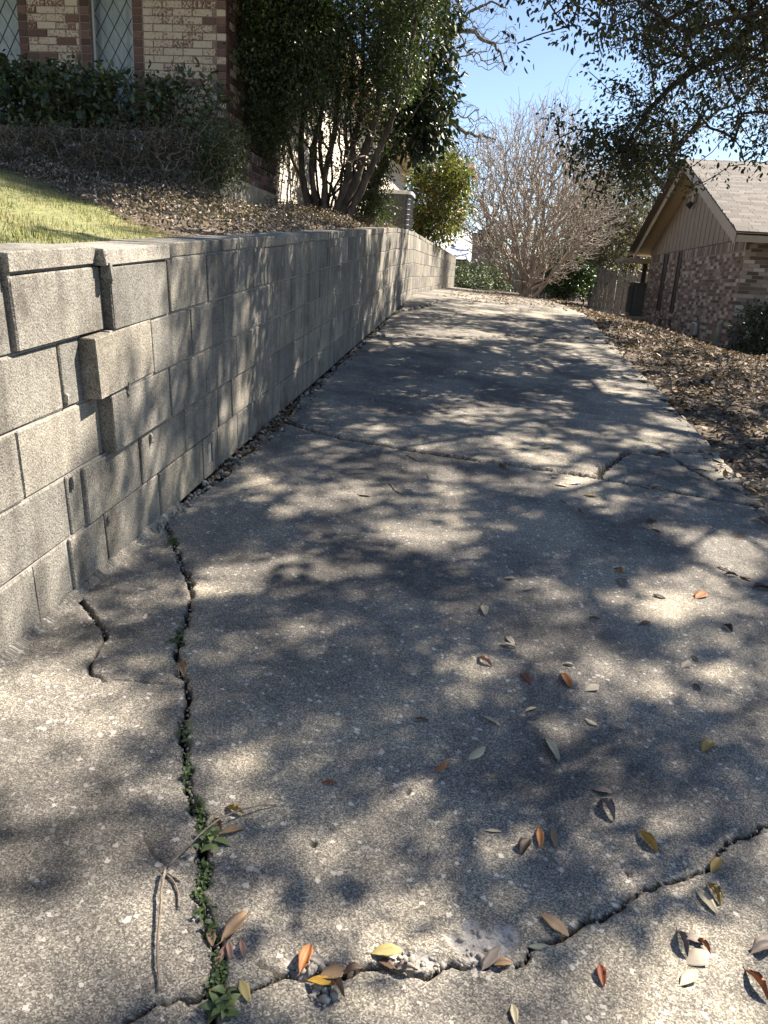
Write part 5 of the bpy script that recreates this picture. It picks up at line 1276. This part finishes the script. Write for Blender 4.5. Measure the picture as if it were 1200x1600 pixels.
P = np.stack([X, Y, np.where(X < x_right(Y), zD(Y) + CROSS * X + .044, terrain(X, Y) + .02)], -1); D = unit(n, r); D[:, 2] *= .2; Ls = r.uniform(.04, .07, n)
tag(link('scattered_leaves', np_mesh('scattered_leaves', *leaves6(P, D, unit(n, r) * .4 + [0, 0, 1.], Ls, Ls * .42, .18, r.normal(.1, .2, n))), M['litter']), 'dry leaves strewn over the sunlit top of the driveway', 'leaves', kind='stuff')
# crumbs and debris in the gap at the foot of the wall
n = 900; Y = 2.6 + 9.5 * r.random(n) ** 1.3; X = XW + .012 + np.abs(r.normal(0, .028, n)); Z = zD(Y) + CROSS * X - .012 + r.random(n) * .02
parts = []
g5 = (1 + 5 ** .5) / 2; cu = np.array([(-1, g5, 0), (1, g5, 0), (-1, -g5, 0), (1, -g5, 0), (0, -1, g5), (0, 1, g5), (0, -1, -g5), (0, 1, -g5), (g5, 0, -1), (g5, 0, 1), (-g5, 0, -1), (-g5, 0, 1)]) / 1.9
tri = [np.array([(0, 11, 5), (0, 5, 1), (0, 1, 7), (0, 7, 10), (0, 10, 11), (1, 5, 9), (5, 11, 4), (11, 10, 2), (10, 7, 6), (7, 1, 8), (3, 9, 4), (3, 4, 2), (3, 2, 6), (3, 6, 8), (3, 8, 9), (4, 9, 5), (2, 4, 11), (6, 2, 10), (8, 6, 7), (9, 8, 1)])]
Vs = []; F3 = []; F4 = []
for i in range(n):
    s_ = r.uniform(.004, .013) * (1.6 if r.random() < .1 else 1); a = r.uniform(0, 6.28); c_, q_ = math.cos(a), math.sin(a); v = cu * s_ * r.uniform(.5, 1.3, 3) * r.uniform(.8, 1.2, cu.shape)
    v = np.stack([v[:, 0] * c_ - v[:, 1] * q_, v[:, 0] * q_ + v[:, 1] * c_, v[:, 2]], -1) + [X[i], Y[i], Z[i]]; F3.append(tri[0] + i * len(cu)); Vs.append(v)
tag(link('rubble', np_mesh('rubble', np.concatenate(Vs), np.concatenate(F3)), M['rubble']), 'crumbled concrete and grit along the foot of the wall', 'rubble', kind='stuff')
n = 800; c0 = r.choice([3.6, 4.2, 4.45, 5.2, 6.6, 8.], n, p=[.15, .25, .3, .1, .1, .1]); Y = c0 + r.normal(0, .22, n); X = XW + .02 + np.abs(r.normal(0, .045, n)); P = np.stack([X, Y, zD(Y) + CROSS * X + r.uniform(-.01, .02, n)], -1); D = unit(n, r); D[:, 2] *= .4; Ls = r.uniform(.015, .04, n)
tag(link('wall_foot_leaves', np_mesh('wall_foot_leaves', *leaves6(P, D, unit(n, r) + [0, 0, .8], Ls, Ls * .4, .2, r.normal(.1, .2, n))), M['litter']), 'small dry leaf debris caught along the foot of the wall', 'leaves', kind='stuff')

# ================================================================== SMALL THINGS on the driveway
def slab_z(x, y):
    X = np.array([x]); Y = np.array([y]); z, c, h = slab_field(X, Y); return float(zD(y) + CROSS * x + LIFT[slab_id(X, Y)][0])
def leaf_mesh(seed, wr, curl, cup, lobes=0.):
    """a dry leaf with thickness, midrib fold, curl and stalk; length 1 along +x"""
    r = random.Random(seed); n = 9; top = []; t_ = .008
    for i in range(n):
        u = i / (n - 1); w = wr * .5 * (math.sin(math.pi * min(1, u * .96 + .02)) ** .75) * (1 + lobes * math.sin(u * 17 + seed)) + .004
        bend = -curl * (u - .5) ** 2 * 1.6 + curl * .4
        row = []
        for j, f in enumerate((-1, -.5, 0, .5, 1)):
            row.append((u + r.uniform(-.02, .02) * abs(f), f * w * (1 + r.uniform(-.16, .10)), max(0, bend * .5 + curl * .2) + cup * abs(f) ** 1.5 * w * 2 + r.uniform(-.01, .01) + .012 * math.sin(u * 21) * abs(f)))
        top.append(row)
    zmin = min(p[2] for row in top for p in row); mb = MB(); V = []
    for row in top: V += [(p[0] - .5, p[1], p[2] - zmin + t_) for p in row]
    k = len(V); V += [(p[0], p[1], p[2] - t_) for p in V]; F = []
    for i in range(n - 1):
        for j in range(4):
            a = i * 5 + j; F.append((a, a + 5, a + 6, a + 1)); F.append((k + a, k + a + 1, k + a + 6, k + a + 5))
    for i in range(n - 1):
        a = i * 5; F.append((a, k + a, k + a + 5, a + 5)); b = a + 4; F.append((b, b + 5, k + b + 5, k + b))
    mb.add(V, F); z0 = top[0][2][2] - zmin + t_; mb.tube([(-.49, 0, z0 - .002), (-.62, .02, z0 + .01), (-.70, .05, max(.01, z0 - .02))], [.011, .009, .008], 4)
    return mb.mesh('leaf', True)
LM = [leaf_mesh(1, .36, .10, .18), leaf_mesh(2, .42, .28, .30), leaf_mesh(3, .32, -.16, .45), leaf_mesh(4, .48, .12, .10, .10), leaf_mesh(5, .26, .45, .55), leaf_mesh(6, .40, -.05, -.12, .06)]
CN = dict(pale='pale grey-tan', cream='cream', grey='grey-brown', brown='brown', dark='dark brown', orange='orange', rust='rust-red', yellow='yellow', gold='golden', tan='tan', pink='pinkish', green='pale green', olive='olive')
LEAVES = [  # photo x, y, length in photo pixels, direction, colour, shape
 (940, 1238, 34, 15, 'grey', 0), (949, 1267, 42, 60, 'grey', 1), (821, 1325, 26, -60, 'dark', 1), (843, 1311, 33, 85, 'orange', 0), (865, 1310, 33, 80, 'tan', 0), (1012, 1317, 44, 48, 'yellow', 2), (1118, 1353, 25, -60, 'gold', 0),
 (1103, 1407, 58, 55, 'cream', 0), (1115, 1398, 40, 60, 'gold', 1), (866, 1447, 56, 38, 'tan', 3), (840, 1479, 24, 0, 'green', 5), (940, 1525, 36, 80, 'rust', 1), (1066, 1475, 46, 70, 'grey', 4), (1084, 1468, 42, 10, 'grey', 3), (1100, 1478, 27, 50, 'orange', 1), (1090, 1497, 38, -20, 'pale', 3), (1077, 1528, 34, -40, 'cream', 3),
 (1192, 1482, 38, -20, 'grey', 1), (1182, 1540, 62, 55, 'orange', 4), (803, 1585, 26, 80, 'cream', 0), (477, 1500, 48, -70, 'orange', 2), (502, 1535, 42, 10, 'yellow', 3), (522, 1520, 46, -20, 'tan', 3), (529, 1545, 36, 60, 'tan', 4), (552, 1518, 32, -20, 'brown', 1), (605, 1490, 48, 0, 'olive', 3), (604, 1508, 26, 30, 'brown', 1), (632, 1515, 42, 10, 'grey', 2),
 (768, 1498, 42, -50, 'grey', 3), (786, 1506, 32, 0, 'tan', 1), (690, 1200, 23, -45, 'orange', 5), (771, 1300, 21, 5, 'cream', 0), (514, 1225, 15, 0, 'rust', 1), (367, 1268, 30, 25, 'gold', 2), (340, 1290, 22, 60, 'brown', 1), (363, 1300, 37, -15, 'tan', 0), (367, 1450, 64, -50, 'tan', 0), (330, 1465, 27, 80, 'tan', 1), (344, 1495, 27, -60, 'pink', 5), (358, 1487, 20, 80, 'pink', 1), (378, 1484, 23, 80, 'pink', 0), (345, 1551, 32, 10, 'orange', 2), (382, 1548, 40, 70, 'olive', 0), (283, 1048, 26, 70, 'tan', 1),
 (757, 955, 19, 80, 'cream', 0), (793, 1011, 26, 10, 'pale', 2), (797, 1002, 17, 45, 'pale', 0), (757, 1036, 28, 35, 'pink', 4), (656, 1127, 27, 0, 'brown', 2), (768, 1128, 30, 30, 'cream', 0), (745, 1179, 30, -35, 'cream', 5), (796, 905, 17, 0, 'pale', 0), (822, 1062, 23, 50, 'rust', 4), (884, 1065, 27, 60, 'orange', 0), (925, 1076, 22, -20, 'pale', 3), (829, 1110, 18, -20, 'cream', 3), (923, 1130, 22, 30, 'cream', 5), (862, 1173, 42, 60, 'green', 0), (1105, 1167, 24, -50, 'gold', 1), (824, 922, 15, -10, 'pale', 0), (888, 1040, 17, 5, 'pale', 2),
 (967, 893, 15, 40, 'orange', 1), (975, 900, 13, 10, 'pale', 0), (972, 912, 17, 60, 'grey', 1), (1030, 933, 22, 15, 'dark', 0), (1095, 931, 20, -30, 'orange', 3), (929, 968, 18, 10, 'brown', 1), (1008, 975, 18, -10, 'brown', 3), (1137, 983, 18, 40, 'dark', 1), (1085, 1030, 16, 50, 'dark', 0), (1072, 1040, 16, -30, 'pale', 0), (1190, 921, 30, 5, 'dark', 1), (1131, 890, 22, 20, 'pale', 0), (1142, 900, 22, 10, 'dark', 4), (1166, 905, 24, 20, 'brown', 0), (1088, 1075, 15, 40, 'brown', 1),
 (855, 704, 18, 0, 'pale', 2), (877, 760, 22, 10, 'pale', 0), (899, 757, 18, -5, 'pale', 2), (921, 776, 24, 10, 'gold', 3), (882, 785, 14, 30, 'pale', 0), (910, 800, 13, 50, 'grey', 1), (1010, 763, 18, 15, 'pale', 0), (1024, 763, 17, 0, 'pale', 2), (1018, 817, 16, 0, 'brown', 1), (1026, 830, 17, 20, 'brown', 3), (1153, 838, 18, 0, 'orange', 3), (955, 843, 15, 20, 'pale', 0), (809, 704, 15, 0, 'pale', 5), (865, 748, 14, 0, 'pale', 1), (1093, 736, 30, 10, 'pale', 2), (1075, 709, 24, 10, 'pale', 0), (1104, 712, 22, -15, 'tan', 1), (1122, 722, 20, 30, 'pale', 3), (568, 775, 22, 10, 'grey', 0), (1036, 712, 20, 5, 'brown', 1), (786, 732, 16, 30, 'tan', 1), (1172, 768, 22, 20, 'tan', 3)]
def zone(px, py):
    g = gnd(px, py)
    dA = np.min(np.hypot(*(CR_A - g[:2]).T)); dC = np.min(np.hypot(*(CR_C - g[:2]).T)); dD = np.min(np.hypot(*(CR_D - g[:2]).T)); dE = np.min(np.hypot(*(CR_E - g[:2]).T))
    if dE < .12: return 'in the wide broken crack by the litter'
    if dD < .3: return 'along the joint between the slabs'
    if dA < .09: return 'caught among weeds in the long crack'
    if dC < .06 and px < 700: return 'caught in the cross crack near weeds'
    if dC < .06 and px < 840: return 'at the chipped pale patch'
    if dC < .09: return 'beside the thin cross crack'
    if g[1] < CR_C[np.argmin(np.abs(CR_C[:, 0] - g[0])), 1]: return 'lying past the cross crack on the nearest slab'
    return 'lying on the open middle slab'
used = {}
SH = {0: 'flat', 1: 'cupped', 2: 'arched', 3: 'broad', 4: 'rolled-up', 5: 'wavy'}
tmp = []
for i, (px, py, ln, ang, c, sh) in enumerate(LEAVES):
    g = gnd(px, py); dist = math.sqrt(g @ g); a = math.radians(ang); q = gnd(px + 14 * math.cos(a), py + 14 * math.sin(a)); yaw = math.atan2(q[1] - g[1], q[0] - g[0])
    fs = 14 / (np.linalg.norm((q - g)[:2]) * F_PX / (RC.T @ g)[2] + 1e-6); size = ln / F_PX * (RC.T @ g)[2] / max(fs, .42)
    size = float(np.clip(size, .035, .088)); rr_ = random.Random(i)
    o = link('fallen_leaf', LM[sh], None); 
    if len(LM[sh].materials) == 0: LM[sh].materials.append(M['leaf_tan'])
    o.material_slots[0].link = 'OBJECT'; o.material_slots[0].material = M['leaf_' + c]
    o.location = (g[0], g[1], slab_z(g[0], g[1]) + .0008); o.scale = (size, size * rr_.uniform(.72, 1.3), size * rr_.uniform(.7, 1.9)); o.rotation_euler = (rr_.uniform(-.12, .12) + .0, -math.atan(GRADE) * math.sin(yaw) + rr_.uniform(-.1, .1), yaw)
    lab = f"{SH[sh]} {CN[c]} dry leaf {zone(px, py)}"; used[lab] = used.get(lab, 0) + 1; tmp.append((o, lab))
GP = np.array([gnd(L_[0], L_[1])[:2] for L_ in LEAVES]); labs = [t_[1] for t_ in tmp]
for i, (o, lab) in enumerate(tmp):
    if used[lab] > 1:
        d = np.hypot(*(GP - GP[i]).T); d[i] = 9; j = int(np.argmin(d)); w_ = lab.split(' lying')[0].split(' caught')[0].split(' along')[0].split(' in the')[0].split(' beside')[0].split(' at the')[0]
        big = 'touching' if d[j] < .04 else 'near' if d[j] < .25 else 'apart from'
        an = 'an' if SH[LEAVES[j][5]][0] == 'a' else 'a'; d[j] = 9; j2 = int(np.argmin(d)); incr = 'crack' in lab
        lab = w_.replace(' dry', '') + f" {big} {an} {SH[LEAVES[j][5]]} {CN[LEAVES[j][4]]} leaf" + (' in the crack' if incr else f", {CN[LEAVES[j2][4]]} one next")
    tag(o, lab, 'leaf', 'fallen leaves on the driveway')

# twigs
def twig(label, lines, rad, Zup=.004):
    t = None; pts0 = gnd(*lines[0][0][:2]); b = np.array([pts0[0], pts0[1], slab_z(pts0[0], pts0[1])]); t = thing('dry_twig', label, 'twig', tuple(b))
    for k, ln in enumerate(lines):
        P = []
        for (px, py, *zz) in ln:
            g = gnd(px, py); P.append([g[0], g[1], slab_z(g[0], g[1]) + rad + (zz[0] if zz else .0)])
        P = smooth_path(P, 4, .0008); MB().add(*tube_vf(P - b, np.linspace(rad * (1 if k < 1 else .6), rad * .6, len(P)), 6)).build('stem' if k < 2 else 'side_shoot', M['pale_twig'], t, True)
    return t
twig('forked grey twig lying across the weedy crack', [[(258, 1365, .008), (253, 1400, .01), (248, 1470, .006), (248, 1550)], [(262, 1362, .008), (300, 1330, .02), (350, 1290, .02), (400, 1268, .01), (432, 1260)], [(260, 1368), (275, 1385), (280, 1420)], [(262, 1366), (282, 1378)]], .003)
twig('thin dark curved twig on the middle slab near the joint', [[(608, 755), (618, 768), (634, 776)]], .003)
twig('short bent twig between the joint and the curved twig', [[(660, 738), (668, 742), (670, 750)]], .003)
twig('small straight twig by the slab joint', [[(636, 712), (650, 720), (656, 722)]], .003)
twig('pale straight twig by the leaf debris at the wall foot', [[(478, 641), (490, 634), (503, 628)]], .005)

# weeds in the long crack
def weed_leaf(seed, w):
    mb = MB(); n = 6; V = []; r = random.Random(seed)
    for i in range(n):
        u = i / (n - 1); ww = w * .5 * math.sin(math.pi * (u ** .75 * .93 + .05)) + .01; z = .35 * u - .45 * u * u
        V += [(u, -ww, z + ww * .25), (u, 0, z), (u, ww, z + ww * .25)]
    k = len(V); V += [(p[0], p[1], p[2] - .012) for p in V]; F = []
    for i in range(n - 1):
        for j in (0, 1): a = i * 3 + j; F.append((a, a + 3, a + 4, a + 1)); F.append((k + a, k + a + 1, k + a + 4, k + a + 3))
    return mb.add(V, F).mesh('leaf', True)
WLM = [weed_leaf(1, .42), weed_leaf(2, .55), weed_leaf(3, .36)]
WEEDS = [(268, 850, 26, 9, 0, 'flat dull green weed sprouting where the crack meets the wall'), (277, 1003, 28, 11, 2, 'narrow-leaved green weed in the crack above the trapped leaf'), (287, 1148, 27, 9, 0, 'small dark green weed midway along the crack'), (292, 1212, 17, 10, 1, 'tight little weed in the crack above the twig'),
         (311, 1266, 25, 12, 1, 'leafy weed in the crack just beyond the grey twig'), (325, 1318, 36, 16, 1, 'spreading weed in the crack beneath the forked twig'), (318, 1425, 24, 9, 1, 'broad-leaved grey-green weed above the big tan leaf'), (334, 1445, 22, 7, 1, 'weed with drooping leaves against the big tan leaf'), (345, 1574, 44, 24, 1, 'bright sunlit clump of round-leaved weed where cracks cross'), (292, 1186, 12, 6, 0, 'tiny seedling in the shaded crack below the midway weed'), (284, 975, 10, 6, 2, 'tiny pale sprout in the crack above the narrow-leaved weed')]
for i, (px, py, rp, n, sh, lab) in enumerate(WEEDS):
    g = gnd(px, py); k_ = np.argmin(np.hypot(*(CR_A - g[:2]).T)); b = (float(g[0]), float(g[1]), slab_z(g[0], g[1]) - .006); R_ = rp / F_PX * (RC.T @ g)[2]; q = random.Random(i + 3)
    t = thing('crack_weed', lab, 'weed', b)
    for j in range(n):
        a = j * 2.4 + q.uniform(-.4, .4); L = R_ * q.uniform(.45, .85) * (1 - .4 * j / n); o = link('leaf', WLM[sh], M['weed'], t, (q.gauss(0, .006), q.gauss(0, .012), .004 + .018 * j / n), (q.uniform(-.3, .3), -q.uniform(.0, .3) - .5 * j / n, a)); o.scale = (L, L, L)
    MB().tube([(0, 0, -.03), (.002, 0, .0), (0, .002, .02)], [.004, .003, .002], 6).build('stalk', M['weed'], t)
# tiny creeping plants filling stretches of the crack
r = np.random.default_rng(90); segs = [(1190, 1240, 60), (1345, 1410, 300), (1450, 1470, 40), (1490, 1550, 320), (980, 1010, 30), (1250, 1320, 100)]; P = []
pyA = project(np.column_stack([CR_A, zD(CR_A[:, 1]) + CROSS * CR_A[:, 0]]))[:, 1]; order = np.argsort(pyA)
for a, b, n in segs:
    yv = r.uniform(a, b, n); x = np.interp(yv, pyA[order], CR_A[order, 0]); y = np.interp(yv, pyA[order], CR_A[order, 1]); P.append(np.stack([x + r.normal(0, .006, n), y + r.normal(0, .003, n), zD(y) + CROSS * x - .012 + r.random(n) * .016], -1))
P = np.concatenate(P); n = len(P); D = unit(n, r); D[:, 2] = np.abs(D[:, 2]) * .5
tag(link('creeping_weed', np_mesh('creeping_weed', *leaves6(P, D, unit(n, r) * .4 + [0, 0, 1.], r.uniform(.005, .011, n), r.uniform(.004, .007, n), .1, 0.)), M['weed']), 'tiny-leaved creeping weed filling the long crack', 'weed', kind='stuff')
# loose grit in the cracks
r = np.random.default_rng(91); Vs = []; F3 = []; F4 = []; i = 0
for path, n in ((CR_A, 260), (CR_C, 160), (CR_E, 60), (CR_B, 25), (CR_D, 60)):
    for _ in range(n):
        k = r.integers(len(path) - 1); p = path[k] + (path[k + 1] - path[k]) * r.random() + r.normal(0, .005, 2); s_ = r.uniform(.0015, .005); v = cu * s_ * r.uniform(.6, 1.3, 3)
        v = v + [p[0], p[1], float(zD(p[1]) + CROSS * p[0]) - r.uniform(-.001, .02)]; Vs.append(v); F3.append(tri[0] + i * len(cu)); i += 1
for c, rx, ry in CHIPS:
    for _ in range(34):
        a = r.uniform(0, 6.28); q_ = r.random() ** .5; p = np.array([c[0] + math.cos(a) * rx * q_ * .8, c[1] + math.sin(a) * ry * q_ * .8]); s_ = r.uniform(.0025, .009); v = cu * s_ * r.uniform(.5, 1.4, 3) * r.uniform(.7, 1.3, cu.shape) + [p[0], p[1], float(zD(p[1]) + CROSS * p[0]) - .007]
        Vs.append(v); F3.append(tri[0] + i * len(cu)); i += 1
tag(link('crack_grit', np_mesh('crack_grit', np.concatenate(Vs), np.concatenate(F3)), M['rubble']), 'loose grit and crumbs lying in the driveway cracks', 'grit', kind='stuff')
